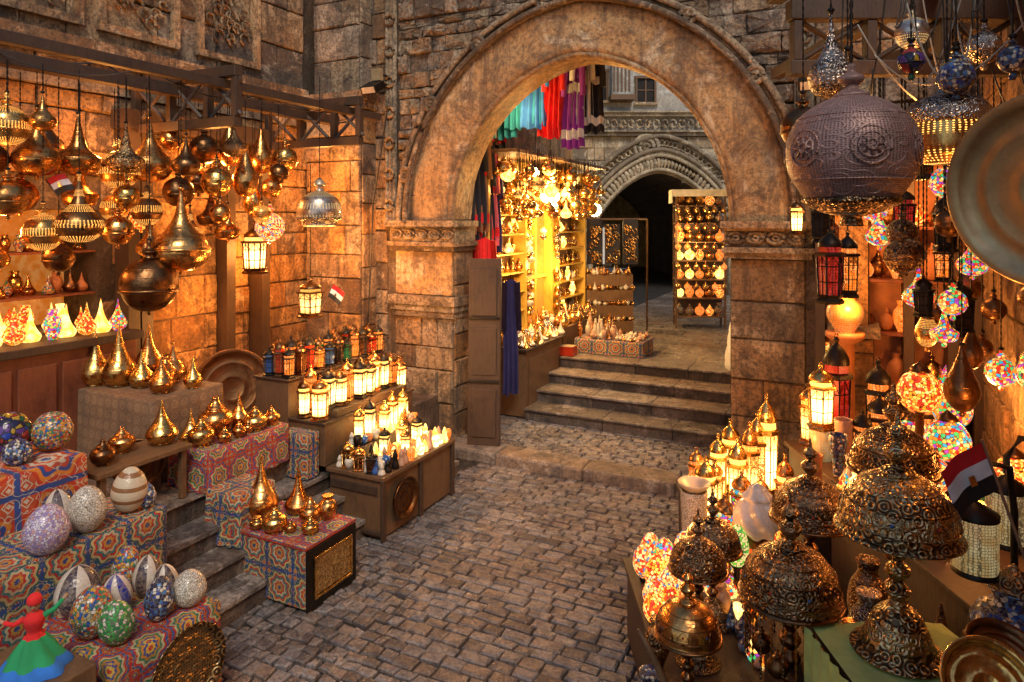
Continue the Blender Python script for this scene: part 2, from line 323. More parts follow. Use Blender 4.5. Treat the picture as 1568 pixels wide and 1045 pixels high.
PR={
'onion':[(0,0),(.35,.02),(.72,.2),(.96,.5),(1,.8),(.88,1.12),(.6,1.42),(.36,1.75),(.2,2.15),(.1,2.65),(.05,2.95),(.1,3.05),(0,3.15)],
'ball':[(0,0),(.42,.07),(.8,.4),(1,1),(.85,1.53),(.5,1.86),(.24,1.97),(.2,2.12),(.32,2.2),(.12,2.35),(.1,2.6),(0,2.65)],
'bell':[(0,0),(.5,.05),(.85,.22),(1,.55),(1.03,.8),(.95,.9),(.65,1.12),(.4,1.4),(.25,1.9),(.12,2.5),(.06,2.95),(0,3.05)],
'slender':[(0,0),(.4,.08),(.8,.55),(1,1.15),(.9,1.8),(.6,2.5),(.32,3.2),(.14,3.8),(0,4.1)],
'vase':[(0,0),(.42,0),(.45,.06),(.8,.3),(1,.8),(.88,1.25),(.6,1.7),(.36,2.15),(.2,2.7),(.1,3.2),(.04,3.6),(0,3.65)],
'pot':[(0,0),(.45,0),(.42,.08),(.85,.35),(1,.8),(.82,1.15),(.5,1.3),(.55,1.4),(.4,1.5),(.18,1.75),(.2,1.85),(0,1.98)],
'cone':[(0,0),(.7,0),(.95,.25),(1,.5),(.7,.85),(.42,1.3),(.2,1.9),(.08,2.5),(0,2.8)],
'egg':[(0,0),(.35,.04),(.75,.4),(.98,.95),(.95,1.4),(.72,1.95),(.38,2.3),(.12,2.42),(0,2.44)],
'jar':[(0,0),(.5,0),(.55,.1),(1,.7),(.9,1.2),(.5,1.5),(.6,1.75),(.5,1.8),(0,1.8)],
}
def chain(mb,x,y,z0,z1,r=.006,mat='black_metal'):
    n=max(2,int((z1-z0)/.022)); mb.lathe([(r*(1.0 if i%2 else .45),z0+(z1-z0)*i/n) for i in range(n+1)],mat,6,c=(x,y,0))
def hang(kind,x,y,zc,R,mat,top=4.3,name='hanging_brass_lamp',hs=1.0,seg=28,chm='black_metal'):
    mb=MB(); p=sm(sc(PR[kind],R,R*hs),4); zb=zc-R*hs*.95
    mb.lathe(p,mat,seg)
    zt=p[-1][1]
    mb.lathe([(0,-.035),(.012,-.03),(.018,-.015),(.01,-.002),(.025,.004)],mat,10)
    if kind!='slender': mb.lathe([(R*.985,R*hs*.74),(R*1.03,R*hs*.77),(R*1.03,R*hs*.83),(R*.985,R*hs*.86)],mat,seg)
    mb.lathe([(.012,zt-.01),(.02,zt),(.012,zt+.012),(0,zt+.014)],'black_metal',10)
    if top>zb+zt: chain(mb,0,0,zt,top-zb)
    return place(name,mb,(x,y,zb),rr(0,6))
def stand(kind,loc,R,h,mat,name='brass_vase',seg=24):
    mb=MB(); H=PR[kind][-1][1]; mb.lathe(sm(sc(PR[kind],R,h/H),4),mat,seg)
    if kind in('vase','pot','jar','cone'): mb.lathe([(R*.5,h*.003),(R*.52,h*.02),(R*.44,h*.04)],mat,seg)
    return place(name,mb,loc,rr(0,6))
def lantern_mb(w,h,frame='black_metal',glass='lit_pattern_glass',n=6,top=None,ring=True):
    mb=MB(); R=w/2
    def pr(p,mat,smooth=False): mb.lathe(p,mat,n,smooth=smooth)
    hb=h*.12; hg=h*.62
    pr([(0,0),(R*.95,0),(R*1.0,hb*.3),(R*.78,hb*.6),(R*.92,hb),(0,hb)],frame)
    pr([(R*.74,hb),(R*.86,hg)],glass)
    for i in range(n):
        a=2*math.pi*i/n; a2=2*math.pi*(i+1)/n
        A=(R*.78*math.cos(a),R*.78*math.sin(a),hb); B=(R*.9*math.cos(a),R*.9*math.sin(a),hg)
        A2=(R*.78*math.cos(a2),R*.78*math.sin(a2),hb); B2=(R*.9*math.cos(a2),R*.9*math.sin(a2),hg)
        mb.tube([A,B],w*.034,frame,4)
        for f in (.33,.75):
            q=[A[k]*(1-f)+B[k]*f for k in range(3)]; q2=[A2[k]*(1-f)+B2[k]*f for k in range(3)]
            mb.tube([q,q2],w*.018,frame,4)
        mid=[(A[k]+A2[k])/2 for k in range(3)]; md=[(B[k]+B2[k])/2 for k in range(3)]
        mb.tube([mid,md],w*.016,frame,4)
        q0=[A[k]*.25+B[k]*.75 for k in range(3)]; q1=[A2[k]*.25+B2[k]*.75 for k in range(3)]
        mb.tube([q0,md,q1],w*.016,frame,4)
    pr([(R*.85,hg),(R*1.1,hg+h*.015),(R*1.08,hg+h*.05),(R*.8,hg+h*.06)],frame)
    pr([(R*.78,hg+h*.06),(R*.74,hg+h*.13)],glass)
    p=sm([(R*.85,hg+h*.13),(R*.8,hg+h*.19),(R*.5,hg+h*.26),(R*.22,hg+h*.3),(R*.12,hg+h*.33),(R*.2,hg+h*.35),(0,hg+h*.38)],3)
    mb.lathe(p,frame,12)
    if ring:
        mb.tube([(R*.16*math.cos(t*.6283),0,h+R*.16*math.sin(t*.6283)) for t in range(11)],w*.02,frame,5)
    return mb
def lantern(loc,w,h,frame='black_metal',glass='lit_pattern_glass',n=6,top=None,name='metal_lantern'):
    ob=place(name,lantern_mb(w,h,frame,glass,n),loc,rr(0,1))
    if top:
        mb=MB(); chain(mb,0,0,h+w*.05,top-loc[2]); c=place('hanging_chain',mb); c.parent=ob
    return ob
def point(loc,e,col=(1,.55,.2),r=.06,name='bulb_or_fill_light'):  # free point lights near lamps; most have no bulb of their own
    l=bpy.data.lights.new(name,'POINT'); l.energy=e; l.color=col; l.shadow_soft_size=r
    o=bpy.data.objects.new(name,l); o.location=loc; scn.collection.objects.link(o)
def blocks(mb,f,a0,a1,z0,z1,ch,bw,mat,mask=None,dmin=.015,dmax=.045,jit=.006,inset=.014,drop=0,hv=.15):
    z=z0; mats=mat if isinstance(mat,(list,tuple)) else [mat]
    while z<z1-.02:
        h=min(ch*rr(1-hv,1+hv),z1-z)
        if z1-z-h<ch*.35: h=z1-z
        a=a0
        while a<a1-.01:
            w=min(bw*rr(.5,1.45),a1-a)
            if a1-a-w<bw*.3: w=a1-a
            ca,cz=a+w/2,z+h/2
            if not(mask and mask(ca,cz,w,h)) and R_()>=drop:
                g=.006; d=rr(dmin,dmax); q=inset
                nb=4
                out=[];inn=[]
                per=[]
                for i in range(nb): per.append((i/nb,0))
                for i in range(nb): per.append((1,i/nb))
                for i in range(nb): per.append((1-i/nb,1))
                for i in range(nb): per.append((0,1-i/nb))
                for (px,py) in per:
                    out.append((a+g+(w-2*g)*px,z+g+(h-2*g)*py))
                    rx=rr(-jit,jit); ry=rr(-jit,jit)
                    inn.append((a+g+q+(w-2*g-2*q)*px+rx,z+g+q+(h-2*g-2*q)*py+ry))
                n=len(per)
                vs=[f(x,y,0) for x,y in out]+[f(x*.65+u*.35,y*.65+v*.35,d*.7) for (x,y),(u,v) in zip(out,inn)]+[f(x,y,d+rr(-jit,jit)*.6) for x,y in inn]+[f(ca+rr(-.1,.1)*w,cz+rr(-.1,.1)*h,d+rr(-jit,jit*1.8))]
                fs=[(i,(i+1)%n,n+(i+1)%n,n+i) for i in range(n)]+[(n+i,n+(i+1)%n,2*n+(i+1)%n,2*n+i) for i in range(n)]+[(2*n+i,2*n+(i+1)%n,3*n) for i in range(n)]
                mb.add(vs,fs,random.choice(mats))
            a+=w
        z+=h
# ------------------------------------------------------------------ ground & street
g=MB(); g.add([(-120,-120,-.05),(120,-120,-.05),(120,120,-.05),(-120,120,-.05)],[(0,1,2,3)],'joint_dirt'); place('ground',g,rz=TH)
c=MB()
def cob(mb,s,t,w,l,z0,jit=.009,hj=.006):
    g_=.005; z=z0+rr(-hj,hj)
    b=[(s+g_+rr(-jit,jit),t+g_+rr(-jit,jit)),(s+w-g_+rr(-jit,jit),t+g_+rr(-jit,jit)),(s+w-g_+rr(-jit,jit),t+l-g_+rr(-jit,jit)),(s+g_+rr(-jit,jit),t+l-g_+rr(-jit,jit))]
    cx=s+w/2; cy=t+l/2
    def ins(p,k): 
        dx,dy=cx-p[0],cy-p[1]; return (p[0]+math.copysign(k,dx),p[1]+math.copysign(k,dy))
    vs=[(x,y,z-.045) for x,y in b]+[(*ins(p,.003),z-.009) for p in b]+[(*ins(p,.016),z+rr(-.004,.004)) for p in b]
    t_=R_()
    mb.add(vs,[(0,1,5,4),(1,2,6,5),(2,3,7,6),(3,0,4,7),(4,5,9,8),(5,6,10,9),(6,7,11,10),(7,4,8,11)],'cobble_stone',False,t_)
    mb.add(vs[8:],[(0,1,2,3)],'cobble_stone',False,t_)
t=-3.0
while t<7.4:
    l=rr(.085,.13)
    if t+l>7.4: l=7.4-t
    if l<.03: break
    s=-4.1-rr(0,.1)
    while s<1.1:
        if s<-3.2+.3*math.sin(t*2) and t<5.0: w=rr(.07,.15); cob(c,s,t,w,l,.0,.015,.011)
        else: w=rr(.12,.25); cob(c,s,t,w,l,.0)
        s+=w
    t+=l
t=7.78
while t<8.88:
    l=.11; s=-4.7
    while s<-.9:
        w=rr(.15,.25); cob(c,s,t,w,l,.11); s+=w
    t+=l
c.box(-4.8,1.1,-3,7.39,-.045,-.024,'joint_dirt'); c.box(-4.7,-.9,7.79,8.88,0,.085,'joint_dirt')
place('cobblestone_street',c,rz=TH)
k=MB()
s=-5.0
while s<1.1:
    w=rr(.7,1.2); k.box(s,min(s+w,1.1)-.006,7.40,7.78,-.04,.13+rr(-.005,.005),'step_stone'); s+=w
place('threshold_kerb',k,rz=TH,bevel=.03)
st=MB()
for i,(tt) in enumerate((8.9,9.35,9.8,10.25)):
    s=-4.2
    while s<-.3:
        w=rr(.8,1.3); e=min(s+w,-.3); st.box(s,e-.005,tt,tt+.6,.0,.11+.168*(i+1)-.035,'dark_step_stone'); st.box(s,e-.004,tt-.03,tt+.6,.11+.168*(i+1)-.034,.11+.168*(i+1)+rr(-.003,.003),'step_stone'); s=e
place('stone_steps',st,rz=TH,bevel=.014)
fl=MB(); fl.box(-9,9,10.85,32,.4,.765,'joint_dirt')
t=10.86
while t<26:
    s=-4.9
    while s<4:
        w=rr(.6,.9); fl.box(s,s+w-.008,t,t+.55,.7,.775+rr(-.004,.004),'paving_stone'); s+=w
    t+=.558
place('passage_pavement',fl,rz=TH)
te=MB()
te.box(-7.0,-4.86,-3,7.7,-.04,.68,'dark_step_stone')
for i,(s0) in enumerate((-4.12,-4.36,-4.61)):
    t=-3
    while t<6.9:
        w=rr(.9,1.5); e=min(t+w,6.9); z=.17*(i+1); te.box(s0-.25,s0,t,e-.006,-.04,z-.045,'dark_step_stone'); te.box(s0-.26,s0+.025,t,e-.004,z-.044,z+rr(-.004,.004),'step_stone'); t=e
t=-3
while t<6.9:
    w=rr(.9,1.5); e=min(t+w,6.9); te.box(-5.3,-4.83,t,e-.005,.684,.70,'step_stone'); t=e
te.box(-6.99,-5.31,-3,7.69,.683,.695,'step_stone')
place('terrace_steps',te,rz=TH,bevel=.014)
# ------------------------------------------------------------------ gateway
C=.211; RI=1.961; SC=-2.907; ZS=3.0
def zi(x,w=0):
    x=abs(x)+C; q=(RI+w)**2-x*x; return math.sqrt(q) if q>0 else -1
gw=MB()
T0,T1=7.7,8.15; xs=[-8.0,-4.657]+[SC+(-1.75+3.5*i/60) for i in range(61)]+[-1.157,3.2]; xs=sorted(set(round(x,4) for x in xs))
ZT=9.0
for i in range(len(xs)-1):
    a,b=xs[i],xs[i+1]; m=(a+b)/2-SC
    if abs(m)<1.75: za=ZS+max(0,zi(a-SC)); zb=ZS+max(0,zi(b-SC))
    else: za=zb=-.04
    gw.add([(a,T0,za),(b,T0,zb),(b,T0,ZT),(a,T0,ZT),(a,T1,za),(b,T1,zb),(b,T1,ZT),(a,T1,ZT)],[(0,1,2,3),(5,4,7,6)],'mortar',False,.5)
    if abs(m)<1.75: gw.add([(a,T0,za),(b,T0,zb),(b,T1,zb),(a,T1,za)],[(0,3,2,1)],'plaster_ochre',True,.8)
for x in (SC-1.75,SC+1.75): gw.add([(x,T0,-.04),(x,T0,ZS),(x,T1,ZS),(x,T1,-.04)],[(0,1,2,3)],'mortar')
def arc(w,n=40):
    phm=math.acos(C/(RI+w)); R=RI+w
    L=[(C-R*math.cos(phm*i/n),R*math.sin(phm*i/n)) for i in range(n+1)]
    return L+[(-x,z) for x,z in L[::-1]][1:]
def ring(mb,w0,w1,d0,d1,mat,zb=2.95,wob=0,sub=1):
    for q in range(sub):
        wa=w0+(w1-w0)*q/sub; wb=w0+(w1-w0)*(q+1)/sub
        da=d0+(d1-d0)*q/sub; db=d0+(d1-d0)*(q+1)/sub
        A=arc(wa);B=arc(wb)
        A=[(A[0][0],zb-ZS)]+A+[(A[-1][0],zb-ZS)];B=[(B[0][0],zb-ZS)]+B+[(B[-1][0],zb-ZS)]
        n=len(A); vs=[]
        def jw(x,z,w): return wob*(math.sin(x*7.3+z*3.1+w*9)+math.sin(x*2.7-z*8.2)+.6*math.sin(x*17+z*13+w*20))
        for (x,z) in A: vs.append((SC+x,T0-da-jw(x,z,wa),ZS+z))
        for (x,z) in B: vs.append((SC+x,T0-db-jw(x,z,wb),ZS+z))
        fs=[(i,i+1,n+i+1,n+i) for i in range(n-1)]
        if q==0:
            for (x,z) in A: vs.append((SC+x,T0+.01,ZS+z))
            fs+=[(2*n+i,2*n+i+1,i+1,i) for i in range(n-1)]
        if q==sub-1:
            o=len(vs)
            for (x,z) in B: vs.append((SC+x,T0+.01,ZS+z))
            fs+=[(n+i,n+i+1,o+i+1,o+i) for i in range(n-1)]
        mb.add(vs,fs,mat,wob>0,.75)
ring(gw,-.012,.05,.05,.085,'plaster_ochre',wob=.003)
ring(gw,.05,.64,.085,.075,'plaster_ochre',wob=.007,sub=8)
ring(gw,.64,.70,.14,.14,'carved_stone')
ring(gw,.76,.82,.12,.12,'carved_stone')
ring(gw,.70,.76,.06,.06,'mortar')
for w,r,d in((.67,.04,.15),(.73,.025,.08),(.79,.04,.13)):
    P=arc(w); gw.tube([(SC+x,T0-d,ZS+z) for x,z in [(P[0][0],-.05)]+P+[(P[-1][0],-.05)]],r,'carved_stone',8)
P=arc(.73)
for i in (6,16,26,36,44,54,64,74):
    x,z=P[i]
    for q_,rq in((.085,.03),(.03,.025)): gw.tube([(SC+x+q_*math.cos(q*.5236),T0-.15,ZS+z+q_*math.sin(q*.5236)) for q in range(13)],rq,'carved_stone',6)
for s in(-5.62,-.42):
    for o in (-.06,.0,.06): gw.tube([(s+o,T0-.06,2.95),(s+o,T0-.06,8.9)],.032,'carved_stone',8)
    for i in range(12):
        z=3.2+i*.42; gw.tube([(s+.07*math.cos(q*.5236),T0-.10,z+.07*math.sin(q*.5236)) for q in range(13)],.022,'carved_stone',6)
for a,b in((-5.62,-4.60),(-1.21,-.34)):
    gw.box(a,b,T0-.10,T1+.02,2.58,2.64,'carved_stone'); gw.box(a-.02,b+.03,T0-.14,T1+.03,2.643,2.70,'carved_stone')
    gw.box(a,b,T0-.085,T1+.02,2.703,2.90,'carved_stone'); gw.box(a-.03,b+.04,T0-.17,T1+.04,2.903,2.98,'carved_stone')
    gw.tube([(a-.02,T0-.12,2.90),(b+.03,T0-.12,2.90)],.028,'carved_stone',8)
    n=int((b-a)/.19)
    for i in range(n):
        x=a+.12+i*.2
        gw.tube([(x+.085*math.cos(q*.5236),T0-.095,2.80+.055*math.sin(q*.5236)) for q in range(13)],.02,'carved_stone',6)
        gw.tube([(x+.03*math.cos(q*.785),T0-.10,2.80+.025*math.sin(q*.785)) for q in range(9)],.016,'carved_stone',5)
gw.box(-5.60,-4.60,T0-.10,T1,1.78,1.86,'carved_stone'); gw.box(-5.62,-4.58,T0-.13,T1,1.863,1.98,'carved_stone')
gw.box(-5.58,-4.62,T0-.08,T1,1.70,1.777,'carved_stone')
F=lambda a,z,d:(a,T0-d,z)
MX=['ochre_stone','ochre_stone','orange_stone','carved_stone','rubble_stone']
blocks(gw,F,-5.58,-4.657,1.0,1.70,.35,.5,MX,dmax=.06); blocks(gw,F,-5.58,-4.657,1.98,2.58,.6,.9,'plaster_ochre')
blocks(gw,F,-5.58,-4.657,.1,1.0,.45,.6,'carved_stone',dmin=.06,dmax=.09)
blocks(gw,F,-1.157,-.40,.1,2.58,.40,.55,MX,dmax=.05)
blocks(gw,lambda a,z,d:(-4.657+d,a,z),T0,T1,.1,2.58,.35,.45,MX,dmax=.03)
def msk(ca,cz,w,h):
    if cz<2.9: return True
    q=math.hypot(abs(ca-SC)+C,cz-ZS); 
    return q<RI+.70 
blocks(gw,F,-5.52,-.5,3.3,8.9,.185,.34,['rubble_stone','rubble_stone','carved_stone'],mask=msk,dmin=.005,dmax=.095,jit=.024,inset=.016,drop=.04,hv=.4)
blocks(gw,F,-7.0,-5.7,.7,8.9,.36,.5,MX,dmax=.06,hv=.25)
blocks(gw,F,-.32,3.1,.1,8.9,.30,.45,['rubble_stone','carved_stone','ochre_stone'],dmax=.06,hv=.25)
gw.box(-6.88,-5.92,7.38,7.699,.6,4.5,'mortar'); gw.box(-6.80,-6.0,7.44,7.698,4.5,8.9,'mortar')
blocks(gw,lambda a,z,d:(a,7.38-d,z),-6.88,-5.92,.7,4.48,.42,.55,MX,dmax=.05,hv=.25)
blocks(gw,lambda a,z,d:(-5.92+d,a,z),7.38,7.69,.7,4.48,.42,.4,MX,dmax=.03)
blocks(gw,lambda a,z,d:(a,7.44-d,z),-6.80,-6.0,4.74,8.9,.42,.5,['carved_stone','rubble_stone'],dmax=.05)
blocks(gw,lambda a,z,d:(-6.0+d,a,z),7.44,7.69,4.74,8.9,.42,.4,['carved_stone','rubble_stone'],dmax=.03)
gw.box(-6.95,-5.84,7.30,7.69,4.505,4.60,'carved_stone'); gw.box(-6.99,-5.80,7.26,7.69,4.603,4.73,'carved_stone')
place('stone_arch_gateway',gw,rz=TH)
for s_,z in((-5.66,4.75),(-.33,4.35)):
    mb=MB(); mb.box(-.12,.12,-.12,.1,-.05,.05,'black_metal',Matrix.Rotation(.5,4,'X')); mb.box(-.1,.1,-.125,-.12,-.04,.04,'white_ceramic',Matrix.Rotation(.5,4,'X')); mb.tube([(0,0,0),(0,.2,.08),(0,.32,.08)],.02,'black_metal')
    mb.box(-.07,.07,.05,.12,.1,.26,'cardboard'); mb.tube([(0,.1,.2),(0,.3,.2)],.015,'black_metal')
    place('wall_floodlight',mb,LW(s_,7.3,z),TH)
# ------------------------------------------------------------------ left wall
lw=MB(); al=(3.05,4.45,1.9,3.1)
lw.box(-7.6,-7.0,-3,al[0],0,9,'mortar'); lw.box(-7.6,-7.0,al[1],7.7,0,9,'mortar'); lw.box(-7.6,-7.0,al[0]+.0005,al[1]-.0005,0,al[2],'mortar'); lw.box(-7.6,-7.0,al[0]+.0005,al[1]-.0005,al[3],9,'mortar')
lw.box(-7.64,-7.58,al[0]-.1,al[1]+.1,al[2]-.1,al[3]+.1,'self_lit_wall_amber')  # alcove back emits amber itself, standing in for lamplight on it
FL=lambda a,z,d:(-7.0+d,a,z)
def ml(ca,cz,w,h): return al[0]-w/2<ca<al[1]+w/2 and al[2]-h/2<cz<al[3]+h/2
blocks(lw,FL,-3,7.69,.7,4.3,.34,.55,['orange_stone','orange_stone','ochre_stone'],mask=ml,dmax=.06,hv=.25)
blocks(lw,FL,-3,7.4,4.82,9,.5,.8,['ochre_stone','rubble_stone','ochre_stone'],dmax=.05)
lw.box(-7,-6.92,-3,7.37,4.303,4.42,'carved_stone'); lw.box(-7,-6.88,-3,7.36,4.62,4.70,'ochre_stone'); lw.box(-7,-6.83,-3,7.35,4.703,4.81,'ochre_stone')
blocks(lw,FL,-3,7.35,4.42,4.62,.2,.45,'carved_stone',dmax=.06)
for a in (2.2,3.3,4.4,5.6):
    for (b0,b1,c0,c1) in((a,a+.95,4.95,5.03),(a,a+.95,5.95,6.03),(a,a+.08,5.033,5.947),(a+.87,a+.95,5.033,5.947)):
        lw.box(-6.97,-6.90,b0,b1,c0,c1,'ochre_stone')
    for i in range(24):
        x=a+.18+rr(0,.58); z=5.12+rr(0,.72); rx=rr(.03,.09); lw.tube([(-6.935,x+rx*math.cos(q*.9),z+rx*math.sin(q*.9)) for q in range(6)],.016,'ochre_stone',5)
for z in(2.25,2.68): lw.box(-7.55,-7.02,al[0]+.01,al[1]-.01,z-.02,z,'red_wood')
place('stone_side_wall',lw,rz=TH)
dw=MB()
for a in (5.85,6.4,4.6,4.75): dw.box(-6.95,-6.72,a,a+.13,.70,4.1,'dark_wood')
dw.box(-6.94,-6.70,4.55,6.6,3.95,4.15,'dark_wood')
dw.box(-6.99,-6.90,4.89,5.84,.70,3.94,'mortar')
blocks(dw,lambda a,z,d:(-6.90+d,a,z),4.89,5.84,.72,3.9,.42,.5,'orange_stone',dmax=.04)
place('wooden_door_frame',dw,rz=TH)
ct=MB(); ct.box(-6.99,-6.45,2.6,4.5,.70,1.80,'red_wood'); ct.box(-7.0,-6.38,2.55,4.54,1.803,1.88,'dark_wood')
for i in range(5): ct.box(-6.448,-6.42,2.65+i*.37,2.97+i*.37,.85,1.7,'red_wood')
place('red_wooden_counter',ct,rz=TH,bevel=.008)
sh=MB()
for z,ln in((1.9,9),(2.25,12),(2.68,12)):
    for i in range(ln):
        a=al[0]+.1+i*(al[1]-al[0]-.18)/(ln-1); kd=random.choice(['vase','cone','pot','jar'])
        h=rr(.2,.32) if z<2 else rr(.15,.25)
        m=random.choice(['lit_yellow_glass','mosaic_lit_orange','lit_amber_glass']) if z<2 else random.choice(['polished_brass','copper_brass','terracotta','mosaic_multi','dark_bronze'])
        sh.lathe(sm(sc(PR[kd],h*.3,h/PR[kd][-1][1]),3),m,14,c=(rr(-7.3,-7.1),a,z+.003))
place('alcove_lamps',sh,rz=TH)
sh=MB()
for i in range(12):
    kd=random.choice(['vase','cone','jar']); h=rr(.24,.36)
    sh.lathe(sm(sc(PR[kd],h*.27,h/PR[kd][-1][1]),3),['lit_yellow_glass','mosaic_lit_orange','lit_yellow_glass','mosaic_lit_multi'][i%4],14,c=(rr(-6.75,-6.55),2.7+i*.155,1.885))
place('counter_lamps',sh,rz=TH)
bm=MB(); bm.box(-6.28,-6.14,1.5,7.2,4.26,4.38,'dark_wood'); bm.box(-5.56,-5.46,1.5,7.2,4.28,4.37,'dark_wood')
for a in (2.4,4.7,6.55):
    bm.box(-6.9,-5.3,a,a+.1,4.385,4.49,'dark_wood'); bm.box(-6.9,-5.3,a,a+.1,3.90,4.0,'dark_wood')
    for s in(-6.85,-6.3,-5.75,-5.36): bm.box(s,s+.07,a+.01,a+.09,4.003,4.383,'dark_wood')
    for s in(-6.78,-6.23,-5.68):
        for sg in(0,1):
            p=[(s,a+.05,4.01+.36*sg),(s+.42,a+.05,4.01+.36*(1-sg))]; bm.tube(p,.026,'dark_wood',4)
place('wooden_lamp_beam',bm,rz=TH,bevel=.006)
def cable(pts,r=.007,mat='wire_black',name='electric_cable',sag=.15,loc=True):
    mb=MB(); out=[]
    for i in range(len(pts)-1):
        a,b=Vector(pts[i]),Vector(pts[i+1])
        for k_ in range(8):
            f=k_/8; q=a.lerp(b,f); q.z-=sag*4*f*(1-f); out.append(q)
    out.append(Vector(pts[-1])); mb.tube(out,r,mat,6); place(name,mb)
cable([LW(-6.9,1.8,4.9),LW(-6.85,3.2,4.75),LW(-6.85,4.6,4.7),LW(-6.85,6.2,4.6),LW(-6.0,7.2,4.3)],.012)
cable([LW(-6.9,2.8,4.75),LW(-6.2,4.0,4.45),LW(-6.2,5.2,4.45),LW(-6.0,7.3,4.35)],.008)
cable([LW(-6.2,3.0,4.4),LW(-5.6,4.0,4.35),LW(-5.6,5.4,4.35),LW(-5.5,6.4,4.4)],.006)
cable([LW(-5.5,7.4,4.5),LW(-5.7,7.35,3.2),LW(-5.75,7.3,1.6)],.01,sag=.02)
HL=[('ball',-4.10,5.54,3.75,.165,'pierced_brass'),('onion',-4.07,5.85,3.55,.19,'copper_brass'),('bell',-3.92,6.17,3.57,.185,'copper_brass'),
('ball',-3.73,6.48,3.46,.18,'pierced_brass'),('onion',-3.60,6.79,3.57,.21,'copper_brass'),('ball',-3.37,6.9,3.27,.15,'dark_bronze'),
('onion',-3.04,6.27,2.76,.25,'copper_brass'),('ball',-3.22,6.06,2.41,.24,'dark_bronze'),('ball',-3.95,5.75,2.88,.155,'pierced_brass'),
('onion',-3.71,5.85,2.98,.19,'pierced_dark'),('ball',-3.62,6.27,2.89,.135,'copper_brass'),('ball',-4.01,5.43,3.16,.14,'copper_brass'),
('ball',-3.3,7.32,3.74,.155,'dark_bronze'),('slender',-3.11,7.52,3.70,.13,'copper_brass'),('slender',-2.86,7.32,3.36,.135,'copper_brass'),
('slender',-2.92,7.94,3.65,.13,'copper_brass'),('ball',-2.71,8.15,3.71,.15,'polished_brass'),('ball',-3.07,7.1,3.38,.155,'polished_brass'),
('ball',-3.52,6.58,3.07,.14,'pierced_dark'),('bell',-3.23,7.32,3.05,.14,'dark_bronze'),('ball',-2.8,7.94,3.35,.12,'copper_brass'),
('ball',-4.25,5.9,3.2,.14,'copper_brass'),('ball',-3.9,6.7,3.1,.13,'pierced_brass'),('onion',-4.3,6.3,3.7,.15,'dark_bronze'),('ball',-2.6,7.6,3.5,.11,'dark_bronze'),
('onion',-3.85,5.6,3.82,.10,'copper_brass'),('ball',-3.5,6.2,3.2,.11,'polished_brass'),('bell',-4.05,6.4,3.25,.15,'copper_brass'),('ball',-3.4,7.4,3.4,.13,'dark_bronze'),
('onion',-3.2,6.7,3.55,.13,'dark_bronze'),('ball',-3.55,7.1,3.82,.11,'copper_brass'),('slender',-3.0,7.9,3.15,.11,'polished_brass'),('ball',-4.35,5.7,3.5,.13,'dark_bronze'),('onion',-4.2,5.5,2.7,.13,'copper_brass'),
('onion',-3.45,6.5,2.75,.12,'copper_brass'),('ball',-4.05,6.1,2.65,.13,'dark_bronze'),('bell',-3.0,7.2,2.90,.13,'copper_brass'),('ball',-2.95,6.9,3.05,.1,'copper_brass'),('onion',-3.3,7.0,2.85,.13,'pierced_dark'),('ball',-2.75,7.5,3.05,.1,'pierced_brass'),('bell',-3.45,6.1,3.55,.15,'engraved_brass'),('onion',-2.85,7.0,3.75,.12,'engraved_brass')]
for kd,x,y,z,r,m in HL: hang(kd,x,y,z,r,m,4.28)
mb=MB(); mb.lathe(sm([(.19,0),(.235,.03),(.24,.12),(.2,.24),(.1,.31),(.05,.33),(.045,.38),(.07,.4),(.03,.46),(0,.48)],4),'pierced_silver',32)
mb.lathe([(.19,-.05),(.19,0),(.245,.02),(.245,.04)],'engraved_silver',32); mb.lathe([(.17,-.06),(.175,-.02),(0,-.02)],'lit_yellow_glass',24); chain(mb,0,0,.48,1.6); place('hanging_dome_lamp',mb,(-2.12,7.52,2.98))
hang('ball',-2.89,8.15,2.9,.17,'mosaic_lit_white',4.28,'hanging_mosaic_lamp')
lantern((-3.07,8.15,2.35),.30,.58,'dark_bronze','lit_lantern_glass',6,4.2,'hanging_lantern')
lantern((-2.22,7.52,1.92),.28,.42,'dark_bronze','lit_pattern_glass',4,3.6,'hanging_lantern')
hang('ball',-3.75,6.9,3.0,.11,'mosaic_lit_orange',4.2,'hanging_mosaic_lamp')
# ------------------------------------------------------------------ left displays
def drape(name,s0,s1,t0,t1,z0,z1,mat,flare=.02,folds=1,topmat=None):
    mb=MB(); sx,sy=(s1-s0)/2,(t1-t0)/2; h=z1-z0; per=[]
    n=20
    for i in range(n): per.append((-sx+2*sx*i/n,-sy,0,-1))
    for i in range(n): per.append((sx,-sy+2*sy*i/n,1,0))
    for i in range(n): per.append((sx-2*sx*i/n,sy,0,1))
    for i in range(n): per.append((-sx,sy-2*sy*i/n,-1,0))
    N=len(per); lv=[1,.985,.8,.5,.2,0]; vs=[]
    for q in lv:
        for i,(x,y,nx,ny) in enumerate(per):
            o=(1-q)*flare+(1-q)*.024*folds*math.sin(i*.9+2*math.sin(i*.37))+(.004 if q<1 else -.004)
            vs.append((x+nx*o,y+ny*o,h*q+(rr(0,.015) if q==0 else 0)+.002))
    fs=[(j*N+(i+1)%N,j*N+i,(j+1)*N+i,(j+1)*N+(i+1)%N) for j in range(len(lv)-1) for i in range(N)]
    mb.add(vs,fs,mat,True); mb.add(vs[:N],[tuple(range(N))],topmat or mat)
    return place(name,mb,LW((s0+s1)/2,(t0+t1)/2,z0),TH)
drape('lace_covered_table',-6.65,-5.4,3.9,4.65,.70,1.42,'lace_cloth',.03)
